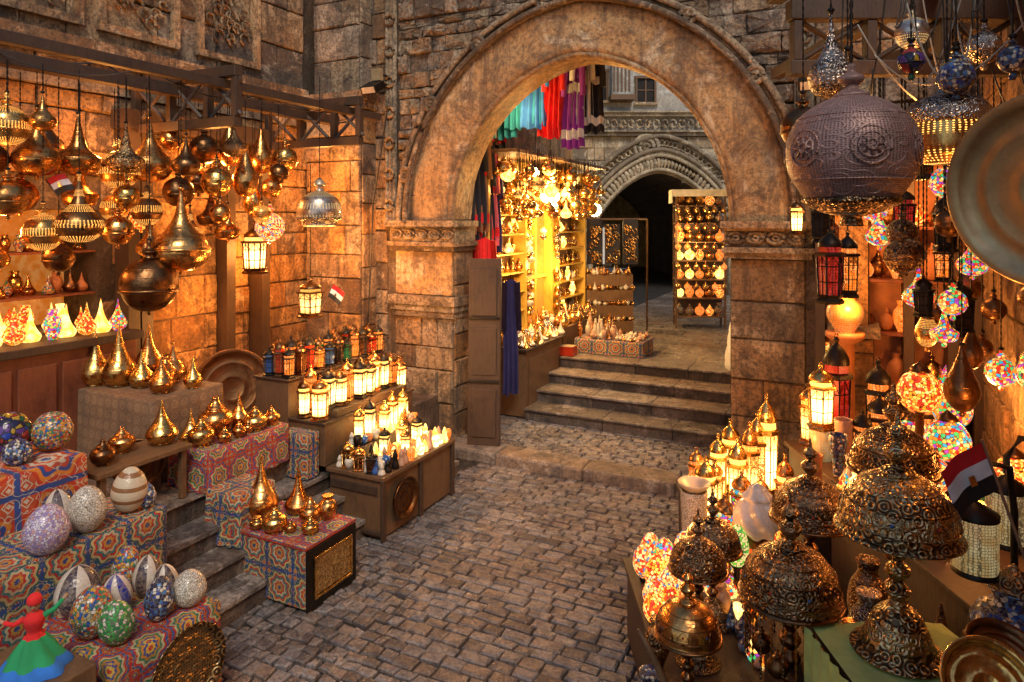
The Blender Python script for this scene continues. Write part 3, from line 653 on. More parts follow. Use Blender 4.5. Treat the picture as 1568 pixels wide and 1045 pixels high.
for s,t,h,r,kd in((-6.42,4.06,.52,.14,'vase'),(-6.2,4.15,.58,.155,'vase'),(-6.2,4.45,.56,.14,'vase'),(-5.95,4.2,.35,.11,'vase'),(-5.75,4.3,.3,.1,'pot'),(-5.6,4.15,.36,.11,'vase'),(-5.5,4.4,.3,.085,'vase'),(-5.9,4.5,.4,.12,'vase'),(-6.55,4.4,.45,.13,'vase')):
    stand(kd,LW(s,t,1.424),r,h,random.choice(['copper_brass','polished_brass','copper_brass']))
be=MB(); be.box(-.22,.22,-.4,.4,.40,.44,'brown_wood')
for x in(-.18,.14):
    for y in(-.36,.32): be.box(x,x+.05,y,y+.05,0,.398,'brown_wood')
place('wooden_bench',be,LW(-5.1,3.5,.702),TH,.006)
stand('vase',LW(-5.1,3.78,1.145),.125,.36,'polished_brass'); stand('pot',LW(-5.2,3.5,1.145),.1,.2,'copper_brass'); stand('pot',LW(-5.05,3.25,1.145),.09,.2,'dark_bronze')
drape('applique_covered_table',-5.27,-4.80,3.98,4.9,.70,1.05,'applique_cloth_red')
for s,t,h,r,kd in((-5.0,4.08,.24,.115,'pot'),(-4.88,4.22,.14,.06,'pot'),(-4.88,4.38,.15,.06,'pot'),(-5.12,4.33,.36,.155,'pot'),(-4.92,4.6,.22,.11,'pot'),(-4.9,4.78,.18,.08,'pot'),(-5.18,4.12,.3,.1,'cone'),(-5.15,4.62,.32,.1,'vase'),(-4.9,4.5,.13,.05,'pot')):
    stand(kd,LW(s,t,1.054),r,h,random.choice(['copper_brass','polished_brass','polished_brass']),'brass_pot')
drape('applique_covered_box',-4.78,-4.42,3.95,4.35,.345,.76,'applique_cloth_blue')
drape('applique_covered_box',-4.93,-4.6,4.93,5.09,.52,.95,'applique_cloth_blue',.0,.3)
ch=MB(); ch.box(-.40,.40,-.285,.285,.02,.47,'applique_cloth_blue'); ch.box(-.41,.41,-.295,.295,.472,.50,'applique_cloth_red'); 
ch.box(.402,.42,-.285,.285,.0,.47,'black_metal')
ch.box(.421,.428,-.2,.2,.1,.38,'calligraphy_panel')
for b in((-.22,.22,.385,.405),(-.22,.22,.075,.095)): ch.box(.421,.44,b[0],b[1],b[2],b[3],'polished_brass')
for b in((-.22,-.2),(.2,.22)): ch.box(.421,.44,b[0],b[1],.096,.384,'polished_brass')
place('applique_chest',ch,LW(-4.11,4.245,.0),TH,.006)
for s,t,h,r,kd in((-4.42,4.2,.52,.14,'vase'),(-4.22,4.42,.4,.115,'cone'),(-4.12,4.05,.2,.1,'pot'),(-3.98,4.3,.22,.09,'pot'),(-3.84,4.15,.14,.07,'pot'),(-3.9,4.42,.2,.08,'jar'),(-4.0,4.1,.1,.05,'pot'),(-4.28,4.02,.1,.06,'jar')):
    stand(kd,LW(s,t,.503),r,h,random.choice(['copper_brass','polished_brass','polished_brass'] if h<.3 else ['copper_brass']),'brass_vase')
def tray(name,loc,R,mat,rot,seg=48,depth=.04):
    mb=MB(); mb.lathe([(0,0),(R*.28,0),(R*.3,.004),(R*.33,.0),(R*.62,.0),(R*.65,.006),(R*.68,.0),(R*.84,.004),(R*.88,depth*.6),(R*.98,depth),(R,depth*.9),(R*.98,depth*.6),(R*.9,.0),(0,-.008)],mat,seg)
    return place(name,mb,loc,rot=rot)
tray('copper_tray',LW(-5.95,5.25,1.18),.42,'tray_copper',(math.radians(78),0,TH+math.radians(62)))
tray('dark_tray',LW(-5.35,3.75,.95),.2,'dark_bronze',(math.radians(80),0,TH+math.radians(50)))
lt=MB(); lt.box(-4.55,-3.86,5.13,6.42,.56,.60,'brown_wood')
lt.box(-4.52,-3.90,5.16,6.4,.02,.558,'brown_wood')
lt.box(-5.0,-4.553,5.12,6.6,.60,1.0,'brown_wood'); lt.box(-5.45,-5.003,5.1,6.7,.70,1.38,'brown_wood'); lt.box(-5.02,-4.54,5.1,6.62,1.001,1.025,'dark_wood'); lt.box(-5.47,-4.99,5.08,6.72,1.381,1.40,'dark_wood')
lt.box(-4.8,-4.56,5.3,6.5,1.026,1.10,'dark_wood')
lt.box(-4.52,-4.28,5.3,6.4,.601,.76,'dark_wood')
for y in(5.13,5.75,6.36): lt.box(-3.899,-3.87,y,y+.06,.0,.558,'dark_wood')
lt.box(-4.52,-3.9,5.13,5.158,.05,.09,'dark_wood'); lt.box(-4.5,-3.95,5.14,5.158,.42,.5,'dark_wood')
place('lantern_display_table',lt,rz=TH,bevel=.006)
tray('dark_tray',LW(-3.84,5.42,.33),.2,'dark_bronze',(math.radians(90),0,TH+math.radians(90)))
fr=['black_metal','dark_bronze','copper_brass']
t=5.18; i=0
while t<6.65:
    for s in(-5.34,-5.2,-5.07):
        g=['blue_glass','red_glass','lit_amber_glass','black_metal','lit_amber_glass','dark_bronze','green_glass'][i%7]; lantern(LW(s,t+rr(-.02,.02),1.402),.14,rr(.26,.38),fr[i%2],g,random.choice([4,6]),name='small_lantern'); i+=1
    t+=.145
t=5.18
while t<6.58:
    for s,z in((-4.9,1.027),(-4.68,1.103)) :
        if z>1.1 and not 5.32<t<6.45: z=1.027
        g='lit_lantern_glass' if i%5 else 'lit_amber_glass'
        lantern(LW(s+rr(-.03,.03),t,z),rr(.14,.20),rr(.34,.50),fr[(i//2)%3],g,random.choice([4,6]),name='small_lantern'); i+=1
    t+=.15
cd=MB()
for s in(-3.93,-4.02,-4.11,-4.20,-4.33,-4.45):
    t=5.2
    while t<6.4:
        q=R_(); h=rr(.06,.12)
        m='lit_white_glass' if q<.12 else 'lit_yellow_glass' if q<.38 else 'lit_amber_glass' if q<.64 else random.choice(['terracotta','pink_ceramic','pink_ceramic','white_ceramic','copper_brass'])
        if t<5.45: m=random.choice(['black_metal','blue_glass','white_ceramic'])
        z=.602 if s>-4.25 or t<5.33 else .762
        if R_()<.5: cd.lathe([(0,0),(.028,0),(.042,h*.4),(.045,h*.7),(.036,h),(.03,h*.98),(.03,h*.6),(0,h*.6)],m,12,c=(s+rr(-.02,.02),t,z))
        else: cd.lathe(sm([(0,0),(.034,0),(.036,h*.3),(.02,h*.9),(.026,h*1.0),(.012,h*1.5),(0,h*1.7)],2),m,12,c=(s+rr(-.02,.02),t,z))
        t+=rr(.07,.10)
place('candle_holders',cd,rz=TH)
for s,t,h,z in((-4.35,5.22,.24,.602),(-4.2,5.2,.22,.602),(-4.05,5.2,.2,.602),(-4.4,5.45,.36,.762),(-4.4,5.62,.4,.762),(-4.35,5.8,.33,.762),(-4.4,6.0,.38,.762),(-4.4,6.2,.38,.762),(-4.2,5.6,.3,.602),(-4.15,6.1,.3,.602),(-4.2,5.9,.32,.602),(-4.05,5.75,.26,.602)): lantern(LW(s,t,z),.14,h,random.choice(['black_metal','copper_brass','polished_brass']),'lit_lantern_glass' if t>5.4 else 'dark_bronze',4,name='small_lantern')
sb=MB(); sb.box(-.25,.25,-.22,.22,0,.55,'terracotta'); sb.box(-.27,.27,-.24,.24,.552,.58,'brown_wood'); place('display_box',sb,LW(-5.35,6.97,.70),TH,.01)
for i in range(7): lantern(LW(-5.5+.1*(i%4),6.84+.14*(i//4),1.282),.12,.3,'black_metal',random.choice(['red_glass','blue_glass','lit_amber_glass']),4,name='small_lantern')
drape('applique_covered_table',-4.25,-3.51,2.30,3.0,.0,.63,'applique_cloth_red',.015)
drape('applique_covered_table',-4.78,-4.27,2.1,3.2,.52,1.0,'applique_cloth_blue',.0,.5)
drape('applique_covered_table',-5.6,-4.85,2.1,3.0,.70,1.34,'applique_cloth_big',.03)
tray('engraved_tray',LW(-3.455,2.72,.38),.255,'engraved_tray_metal',(math.radians(88),0,TH+math.radians(90)),depth=.03)
def egg(s,t,z,R,h,mat,tilt=0):
    mb=MB(); mb.lathe(sm(sc(PR['egg'],R,h/2.44),5),mat,36); place('mosaic_egg_lamp',mb,LW(s,t,z),rot=(rr(-.15,.15),rr(-.15,.15),rr(0,6)))
for s,t,z,R,h,m in((-4.30,2.42,1.003,.125,.29,'mosaic_lilac'),(-4.38,2.72,1.003,.115,.3,'mosaic_white'),(-4.42,3.02,1.003,.115,.31,'banded_mosaic'),
 (-4.12,2.50,.633,.125,.30,'striped_glass_dark'),(-3.93,2.62,.633,.0855,.26,'striped_glass_blue'),(-3.95,2.82,.633,.085,.25,'striped_glass_dark'),
 (-3.86,2.42,.633,.115,.29,'mosaic_multi'),(-3.66,2.45,.633,.093,.25,'mosaic_green'),(-3.66,2.68,.633,.083,.25,'mosaic_blue'),(-3.63,2.88,.633,.10,.22,'mosaic_white'),(-3.8,2.86,.633,.075,.24,'striped_glass_dark'),(-4.12,2.8,.633,.09,.3,'mosaic_multi'),(-4.35,3.12,1.003,.06,.18,'mosaic_blue'),(-4.55,2.65,1.003,.09,.26,'striped_glass_dark')):
    egg(s,t,z,R,h,m)
for x,y,z,R,m in((-3.52,4.78,1.5,.145,'mosaic_dark'),(-3.3,4.9,1.48,.135,'mosaic_multi'),(-3.35,4.62,1.42,.09,'mosaic_blue')):
    mb=MB(); mb.lathe(sm([(0,-R),(R*.7,-R*.72),(R,0),(R*.7,R*.72),(R*.3,R*.96),(0,R)],6),m,36); place('mosaic_ball_lamp',mb,(x,y,z))
dn=MB()
sk=lambda a,z:1+.10*math.sin(a*7+z*20)
dn.lathe(sm([(.135,0),(.12,.03),(.07,.10),(.035,.15)],4),'blue_cloth',48,rad=sk); dn.lathe(sm([(.115,.035),(.10,.06),(.06,.12),(.034,.155)],4),'green_cloth',48,rad=sk); dn.lathe(sm([(.09,.07),(.075,.09),(.05,.13),(.033,.16)],4),'red_cloth',48,rad=sk)
dn.lathe(sm([(.033,.155),(.028,.17),(.038,.2),(.042,.225),(.03,.245),(.013,.252),(.012,.265)],4),'red_cloth',20)
simple('doll_skin',(.35,.2,.12),.5)
dn.lathe(sm([(.012,.255),(.02,.27),(.024,.285),(.022,.3),(.01,.312),(0,.314)],4),'doll_skin',18); dn.lathe(sm([(.026,.29),(.03,.3),(.027,.318),(.014,.332),(0,.336)],4),'red_cloth',18)
dn.lathe(sm([(0,-.004),(.0035,0),(0,.004)],2),'black_metal',8,c=(.009,-.0225,.287)); dn.lathe(sm([(0,-.004),(.0035,0),(0,.004)],2),'black_metal',8,c=(-.009,-.0225,.287)); dn.tube([(0,-.022,.284),(0,-.028,.277)],[.002,.004],'doll_skin',6); dn.tube([(-.006,-.0205,.27),(.006,-.0205,.27)],.002,'red_cloth',6)
dn.tube([(.036,0,.23),(.075,0,.25),(.11,0,.29)],[.014,.011,.008],'green_cloth'); dn.tube([(-.036,0,.23),(-.075,-.01,.215),(-.11,-.02,.24)],[.014,.011,.008],'red_cloth')
dn.tube([(.11,0,.29),(.122,0,.305)],[.008,.009],'doll_skin'); dn.tube([(-.11,-.02,.24),(-.122,-.02,.25)],[.008,.009],'doll_skin')
place('dancer_figurine',dn,(-2.42,3.46,.72),.4,scale=1.15)
bx=MB(); bx.box(-.3,.25,-.25,.2,0,.717,'brown_wood'); place('wooden_plinth',bx,(-2.45,3.45,0),TH,.01)
# ------------------------------------------------------------------ passage beyond the arch
ps=MB(); ps.box(-5.4,-4.9,8.16,12.6,.0,7.5,'plaster_ochre'); ps.box(-.9,-.4,8.16,13.5,.0,7.5,'far_stone')
ps.box(-4.899,-4.88,8.6,9.94,.79,3.9,'brown_wood'); ps.box(-4.899,-4.88,11.1,12.5,.79,3.9,'brown_wood')
SZ=[1.25,1.55,1.85,2.15,2.45,2.75,3.05,3.35,3.65]
for z in SZ:
    ps.box(-4.88,-4.62,8.6,9.8,z,z+.025,'yellow_wood'); ps.box(-4.88,-4.62,11.3,12.5,z,z+.025,'yellow_wood')
for a in(8.55,9.8,11.15,12.5): ps.box(-4.9,-4.6,a,a+.06,.78,3.9,'yellow_wood')
ps.box(-4.9,-4.66,9.95,10.03,.78,3.3,'yellow_wood'); ps.box(-4.9,-4.66,10.98,11.06,.78,3.3,'yellow_wood'); ps.box(-4.9,-4.66,9.95,11.06,3.303,3.4,'yellow_wood')
ps.box(-4.9,-4.8,10.04,10.97,.78,3.3,'self_lit_wall_amber'); ps.box(-4.8,-4.74,10.46,10.54,.78,3.3,'yellow_wood'); ps.box(-4.8,-4.74,10.04,10.455,2.0,2.06,'yellow_wood'); ps.box(-4.8,-4.74,10.545,10.97,2.0,2.06,'yellow_wood')  # doorway panel emits amber, standing in for the light within
ps.box(-4.9,-4.2,8.6,12.6,3.95,4.0,'brown_wood')
place('lit_shop_front',ps,rz=TH,bevel=.004)
pg=MB()
for z in SZ:
    for (b0,b1) in((8.68,9.78),(11.3,12.45)):
        t=b0
        while t<b1:
            kd=random.choice(['vase','pot','jar','cone','slender']); h=rr(.14,.25); r=rr(.045,.07)
            pg.lathe(sm(sc(PR[kd],r,h/PR[kd][-1][1]),3),random.choice(['polished_brass','polished_brass','copper_brass','lit_yellow_glass','white_ceramic','polished_brass']),12,c=(rr(-4.82,-4.68),t,z+.028)); t+=rr(.09,.13)
for i in range(60):
    t=random.choice([9.9,9.95,11.08,11.12,10.5])+rr(-.05,.05); z=rr(1.4,3.3); r=rr(.035,.07)
    if abs(t-10.5)<.1 and z<2.6: continue
    pg.lathe(sm(sc(PR[random.choice(['ball','pot','jar'])],r,r),3),random.choice(['polished_brass','copper_brass','white_ceramic','engraved_silver']),12,c=(-4.6,t,z))
place('shelf_brass_pots',pg,rz=TH)
hp=MB()
for i in range(100):
    s=rr(-4.75,-3.9); t=rr(8.6,12.0); z=rr(3.25,4.0); kd=random.choice(['ball','onion','pot','jar']); r=rr(.06,.12)
    hp.lathe(sm(sc(PR[kd],r,r),3),('lit_yellow_glass' if i%7==0 else random.choice(['polished_brass','polished_brass','polished_brass','copper_brass','pierced_brass'])),14,c=(s,t,z-.3)); hp.tube([(s,t,z-.3+r*2),(s,t,4.0)],.005,'black_metal',4)
place('hanging_brass_pots',hp,rz=TH)
cn=MB(); cn.box(-4.88,-4.22,9.0,10.4,.11,1.07,'brown_wood'); cn.box(-4.9,-4.17,8.95,10.45,1.073,1.11,'dark_wood'); cn.box(-4.219,-4.20,9.1,10.2,.25,.95,'brown_wood'); cn.box(-4.88,-4.22,10.46,12.4,.79,1.2,'brown_wood')
place('shop_counter',cn,rz=TH,bevel=.006)
cp=MB()
for i in range(120):
    s=rr(-4.85,-4.22); t=rr(9.0,10.4); kd=random.choice(['pot','vase','cone','jar','cone']); r=rr(.045,.09); h=r*rr(1.8,3.4)
    cp.lathe(sm(sc(PR[kd],r,h/PR[kd][-1][1]),3),random.choice(['polished_brass','polished_brass','white_ceramic','engraved_silver','polished_brass','lit_yellow_glass']),12,c=(s,t,1.112))
for i in range(70):
    s=rr(-4.85,-4.25); t=rr(10.5,12.4); kd=random.choice(['pot','vase','cone','jar']); r=rr(.05,.1); h=r*rr(1.8,3.4)
    cp.lathe(sm(sc(PR[kd],r,h/PR[kd][-1][1]),3),random.choice(['polished_brass','copper_brass','polished_brass','white_ceramic']),12,c=(s,t,1.203))
place('counter_brassware',cp,rz=TH)
drape('cloth_covered_table',-4.1,-2.95,10.65,11.3,.78,1.02,'applique_cloth_blue',.02,1)
cp=MB()
for i in range(110):
    s=rr(-4.05,-3.0); t=rr(10.7,11.25); h=rr(.08,.36) if s<-3.45 else rr(.03,.09); r=rr(.025,.05)
    kd=random.choice(['pot','jar','vase']); cp.lathe(sm(sc(PR[kd],r,h/PR[kd][-1][1]),3),random.choice(['white_ceramic','white_ceramic','pink_ceramic','copper_brass','white_ceramic']),10,c=(s,t,1.025))
place('alabaster_souvenirs',cp,rz=TH)
rb=MB(); rb.box(-.16,.16,-.1,.1,0,.14,'red_glass'); rb.box(-.15,.15,-.09,.09,.141,.15,'cardboard'); place('red_box',rb,LW(-4.15,10.38,.79),TH)
js=MB()
for z in(.8,1.1,1.4,1.7): js.box(-.45,.45,-.2+.06*(z-.8),.2,z,z+.22,'brown_wood')
for i in range(150): 
    x=rr(-.45,.45); z=random.choice([.8,1.1,1.4,1.7])+.22; js.lathe(sm(sc(PR[random.choice(['pot','jar','cone'])],.05,.06),2),random.choice(['polished_brass','white_ceramic','copper_brass','polished_brass']),9,c=(x,rr(-.2,.1),z+.003))
place('souvenir_stand',js,LW(-4.25,12.9,.0),0)
bk=MB()
for k_ in range(3):
    x0=-.5+k_*.36; bk.box(x0,x0+.3,-.02,.02,2.1,3.0-.1*(k_%2),'black_cloth')
    for i in range(34):
        x=x0+rr(.03,.27); z=rr(2.15,2.85); bk.tube([(x+.035*math.cos(q*1.047),-.03,z+.05*math.sin(q*1.047)) for q in range(7)],.010,'polished_brass',4)
bk.tube([(-.6,0,3.0),(.7,0,3.0)],.02,'brown_wood'); bk.tube([(-.6,0,3.0),(-.6,0,.78)],.02,'brown_wood'); bk.tube([(.7,0,3.0),(.7,0,.78)],.02,'brown_wood')
place('necklace_display',bk,LW(-4.25,13.1,0),0)
def garment(name,x,y,z1,w,h,mat,mat2=None,rz=0):
    mb=MB(); nx,nz=20,10; vs=[]; ph=rr(0,6)
    for j in range(nz+1):
        for i in range(nx+1):
            f=j/nz; u=i/nx-.5; ww=w*(.85+.25*f)
            vs.append((u*ww,.04*(.3+f)*math.sin(i*1.15+ph)+.02*math.sin(j*.6),-h*f+(-.10*abs(u)*2*(1-f))*w*2+.02*math.sin(i*.8)*f))
    fs=[(j*(nx+1)+i,(j+1)*(nx+1)+i,(j+1)*(nx+1)+i+1,j*(nx+1)+i+1) for j in range(nz) for i in range(nx)]
    mb.add(vs,fs,mat,True)
    if mat2:
        sel=[f_ for q_,f_ in enumerate(fs) if (q_//nx) in (3,8)]
        mb.add([(x_,y_-.012,z_) for x_,y_,z_ in vs],sel,mat2,True)
    for sg in(-1,1): mb.tube([(sg*w*.40,0,-.05),(sg*w*.5,-.02,-h*.45)],[.045,.04],mat,8)
    mb.tube([(0,0,.08),(0,0,0)],.006,'black_metal',5)
    return place(name,mb,(x,y,z1),rz)
gc=['black_cloth','brown_cloth','black_cloth','white_cloth','teal_cloth','blue_cloth','teal_cloth','green_cloth','blue_cloth','blue_cloth','teal_cloth','red_cloth','red_cloth','white_cloth','red_cloth','purple_cloth','white_cloth','black_cloth']
for i,m in enumerate(gc):
    s=-4.85+i*.098; X,Y,_=LW(s,8.75+.07*(i%3),0); garment('hanging_garment',X,Y,5.32-.3*(i<3)+rr(-.05,.1),rr(.28,.38),rr(.95,1.15)+(.22 if i in(11,12,15) else 0),m,random.choice([None,None,'white_cloth','red_cloth']) if i not in(4,5,6,9) else None,TH+rr(-.2,.4))
rd=MB(); rd.tube([LW(-4.9,8.85,5.43),LW(-3.0,8.85,5.43)],.02,'brown_wood'); place('clothes_rail',rd)
for i,m in enumerate(['black_cloth','brown_cloth','black_cloth','pink_cloth','navy_cloth']): 
    X,Y,_=LW(-4.68,8.3+.12*i,0); garment('hanging_garment',X,Y,4.3-.1*i,.35,1.4,m,'red_cloth' if i%2 else None,TH+1.1)
X,Y,_=LW(-4.33,8.72); garment('hanging_garment',X,Y,2.15,.24,1.65,'navy_cloth',None,.3)
X,Y,_=LW(-4.55,8.35); garment('hanging_garment',X,Y,2.75,.3,1.4,'red_cloth','white_cloth',.3)
dl=MB(); dl.box(-.21,.21,-.035,.035,0,2.38,'dark_wood')
for z in(.12,.9,1.65): dl.box(-.16,.16,-.05,-.036,z,z+.6,'dark_wood')
for z in(.8,1.6): dl.box(-.2,.2,-.06,-.036,z,z+.04,'black_metal')
place('wooden_door_leaf',dl,(-.36,8.68,.115),rot=(math.radians(-3),0,math.radians(-10)),bevel=.006)
for (x,y,z,r,n_) in((.61,10.9,3.38,.15,'shop_bulb'),(1.76,14.6,3.2,.15,'shop_bulb'),(.35,10.3,3.7,.06,'shop_bulb'),(.0,10.6,3.75,.06,'shop_bulb')):
    mb=MB(); mb.lathe(sm([(0,-r),(r*.8,-r*.6),(r,0),(r*.75,r*.65),(r*.35,r*1.1),(r*.3,r*1.3)],4),'bulb_glow',20); mb.lathe([(r*.34,r*1.2),(r*.36,r*1.9),(0,r*2)],'black_metal',12); chain(mb,0,0,r*2,1.4,.008,'wire_black'); place(n_,mb,(x,y,z))
ca=MB(); 
for x in(-.5,.46):
    for y in(-.3,.26): ca.box(x,x+.04,y,y+.04,.0,2.75,'brown_wood')
for z in(.25,.62,1.0,1.38,1.76,2.14,2.5): ca.box(-.5,.5,-.3,.3,z-.02,z,'brown_wood')
ca.box(-.48,.48,.22,.24,.2,2.7,'dark_wood')
ca.box(-.58,.58,-.38,.38,2.76,2.82,'sail_cloth'); ca.box(-.58,-.56,-.38,.38,2.55,2.759,'sail_cloth'); ca.box(-.555,.58,-.38,-.36,2.68,2.759,'sail_cloth')
for zi_,z in enumerate((.25,.62,1.0,1.38,1.76,2.14,2.5)):
    for i in range(5):
        kd=random.choice(['ball','ball','jar','pot']); r=rr(.085,.105); h=min(.33,r*2.6)
        ca.lathe(sm(sc(PR[kd],r,h/PR[kd][-1][1]),3),random.choice(['mosaic_lit_orange','lit_amber_glass','lit_yellow_glass','lit_yellow_glass']) if zi_ in(1,2,3) and R_()<.8 else random.choice(['copper_brass','mosaic_lit_orange','lit_amber_glass','polished_brass','polished_brass','mosaic_multi']),14,c=(-.4+.2*i,-.12,z+.002))
for z in(.8,1.2,1.6,2.0,2.35): 
    for i in range(6): ca.lathe(sm(sc(PR['ball'],.06,.06),3),random.choice(['copper_brass','copper_brass','polished_brass','lit_amber_glass']),12,c=(-.45+.18*i,-.36,z))
place('lamp_display_cart',ca,(3.86,14.1,.78),-.15)
bg=MB(); bg.lathe(sm([(0,0),(.2,.0),(.24,.2),(.2,.5),(.14,.75),(.05,.85),(0,.86)],4),'white_cloth',20,rad=lambda a,z:1+.1*math.sin(a*5+z*9)); place('white_sack',bg,LW(-1.40,10.45,.78))
# far building
fb=MB(); YB=20.2; XC=4.35; hw=1.95; 
xs=[-6,XC-hw-.001]+[XC-hw+2*hw*i/40 for i in range(41)]+[XC+hw+.001,14]
def fz(x):
    u=(abs(x-XC))/hw; return 2.5+1.85*max(0,(1-u**1.75))**.72
for i in range(len(xs)-1):
    a,b=xs[i],xs[i+1]; m=(a+b)/2; op=abs(m-XC)<hw; za=fz(a) if op else .7; zb=fz(b) if op else .7
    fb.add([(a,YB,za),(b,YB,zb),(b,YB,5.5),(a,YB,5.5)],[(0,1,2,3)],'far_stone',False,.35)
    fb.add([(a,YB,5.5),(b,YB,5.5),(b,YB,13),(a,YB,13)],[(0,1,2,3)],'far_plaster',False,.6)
    if op: fb.add([(a,YB,za),(b,YB,zb),(b,YB+12,zb),(a,YB+12,za)],[(0,1,2,3)],'mortar')
for x in(XC-hw,XC+hw): fb.add([(x,YB,.7),(x,YB,2.5),(x,YB+12,2.5),(x,YB+12,.7)],[(0,1,2,3)],'mortar')
fb.box(XC-hw-1,XC+hw+1,YB+12,YB+12.3,.7,6,'far_stone')
fb.box(XC-.1,XC+.35,YB+11.9,YB+11.99,.9,2.6,'daylight_opening'); fb.box(XC-.2,XC-.1,YB+11.8,YB+11.99,.78,2.7,'dark_wood'); fb.box(XC+.35,XC+.45,YB+11.8,YB+11.99,.78,2.7,'dark_wood')
FB=lambda a,z,d:(a,YB-d,z)
def mf(ca,cz,w,h): return abs(ca-XC)<hw+.12 and cz<fz(max(XC-hw,min(XC+hw,ca)))+.25
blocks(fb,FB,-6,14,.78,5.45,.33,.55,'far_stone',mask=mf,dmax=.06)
def fpt(u,w): return (XC+u*(hw+w), 2.5+(1.85+w*1.15)*max(0,(1-abs(u)**1.75))**.72)
for w,d,r in((.10,.12,.06),(.46,.18,.06),(.60,.21,.07),(.95,.18,.07)):
    P=[(*(lambda q:(q[0],YB-d,q[1]))(fpt(-1+2*i/60,w)),) for i in range(61)]
    fb.tube([(P[0][0],YB-d,.8)]+P+[(P[-1][0],YB-d,.8)] if w<.2 else P,r,'far_stone',8)
n=44
for i in range(n):
    u=-.985+1.97*i/(n-1); x,z=fpt(u,.28); x2,z2=fpt(u,.12); x3,z3=fpt(u,.44)
    fb.tube([(x2,YB-.09,z2),(x,YB-.2,z),(x3,YB-.09,z3)],[.05,.08,.04],'far_stone',5)
    x4,z4=fpt(u,.78); fb.tube([(x4+.09*math.cos(q*.785),YB-.12,z4+.09*math.sin(q*.785)) for q in range(9)],.032,'far_stone',5)
for z in(5.45,6.02): fb.box(-6,14,YB-.18,YB,z,z+.1,'far_stone'); fb.box(-6,14,YB-.26,YB,z+.103,z+.15,'far_stone')
for i in range(75):
    x=-5+i*.25; fb.tube([(x+.09*math.cos(q*.785),YB-.1,5.81+.12*math.sin(q*.785)) for q in range(9)],.034,'far_stone',5)
    fb.tube([(x+rr(-.05,.05),YB-.1,5.68),(x+rr(-.1,.1),YB-.1,5.82),(x+rr(-.05,.05),YB-.1,5.95)],.034,'far_stone',5)
for rr_ in (.36,.22,.08): fb.tube([(XC-.4+rr_*math.cos(q_*.5236),YB-.16,5.12+rr_*math.sin(q_*.5236)) for q_ in range(13)],.06,'far_stone',6)
for (x,z,w,h) in((2.5,6.5,.55,.85),(3.95,6.45,.5,.7),(5.5,6.5,.55,.85),(1.0,6.5,.55,.85),(6.9,6.5,.5,.8),(3.3,8.8,.6,1),(5.2,8.8,.6,1)):
    fb.box(x-w/2,x+w/2,YB-.01,YB+.05,z,z+h,'black_metal'); 
    for a in(-w/2-.06,w/2): fb.box(x+a,x+a+.06,YB-.08,YB+.02,z,z+h,'brown_wood')
    fb.box(x-w/2-.1,x+w/2+.1,YB-.12,YB+.02,z-.08,z-.002,'far_stone'); fb.box(x-w/2-.08,x+w/2+.08,YB-.09,YB+.02,z+h+.002,z+h+.08,'brown_wood'); fb.box(x-.02,x+.02,YB-.04,YB-.011,z,z+h,'brown_wood')
    fb.box(x-w/2,x+w/2,YB-.035,YB-.012,z+h*.5,z+h*.54,'brown_wood')
fb.box(2.9,3.5,YB-.5,YB,6.6,8.0,'far_plaster'); fb.box(2.85,3.55,YB-.55,YB,6.45,6.598,'brown_wood')
for i in range(5): fb.box(2.92+.11*i,2.97+.11*i,YB-.53,YB-.501,6.7,7.8,'brown_wood')
place('far_stone_building',fb)
rwm=MB(); rwm.box(1.1,1.6,-3,7.69,0,5.0,'mortar'); blocks(rwm,lambda a,z,d:(1.1-d,a,z),-3,7.6,.1,5.0,.36,.6,'ochre_stone'); place('stone_side_wall',rwm,rz=TH)
# ------------------------------------------------------------------ right shopfront
rs=MB(); rs.box(-.28,1.05,7.35,7.62,.05,.9,'red_wood')
for a in(-.3,.08,.45,.8,1.0): rs.box(a,a+.09,7.28,7.62,.05,3.6,'dark_wood')
rs.box(-.3,1.08,7.26,7.62,3.61,3.85,'dark_wood')
for z in(1.4,1.9,2.4,2.9): rs.box(-.2,1.0,7.32,7.6,z,z+.03,'red_wood')
rs.box(-.28,1.05,7.60,7.63,.9,3.6,'terracotta')
place('wooden_shopfront',rs,rz=TH,bevel=.005)
si=MB()
for z in(.903,1.433,1.933,2.433,2.933):
    a=-.18
    while a<1.0:
        kd=random.choice(['vase','pot','jar','ball']); h=rr(.2,.38); r=h*.27
        si.lathe(sm(sc(PR[kd],r,h/PR[kd][-1][1]),3),random.choice(['copper_brass','dark_bronze','mosaic_lit_multi','mosaic_lit_orange','lit_amber_glass','polished_brass','terracotta']),14,c=(a,rr(7.38,7.5),z)); a+=rr(.11,.17)
place('shelf_lamps',si,rz=TH)
pp=MB(); pp.box(-.17,.17,-.17,.17,0,1.9,'mortar')
blocks(pp,lambda a,z,d:(a,-.17-d,z),-.17,.17,0,1.9,.3,.4,'orange_stone'); blocks(pp,lambda a,z,d:(-.17-d,a,z),-.17,.17,0,1.9,.3,.4,'orange_stone'); pp.box(-.22,.22,-.22,.22,1.903,2.0,'carved_stone'); pp.box(-.12,.12,-.12,.12,2.0,3.9,'orange_stone')
place('stone_pillar',pp,(3.25,6.5,.0),TH)
stand('jar',(2.95,6.05,2.0),.15,.36,'amber_shade','amber_jar_lamp'); 
sp_=MB(); sp_.lathe([(0,0),(.16,0),(.16,.03),(.08,.06),(.08,1.9),(.16,1.96),(.16,2.0),(0,2.0)],'terracotta',20); place('display_pedestal',sp_,(2.95,6.05,0))
wf=MB(); wf.box(1.7,4.2,4.15,4.25,4.22,4.34,'dark_wood'); wf.box(1.7,4.2,4.15,4.25,3.88,3.97,'dark_wood')
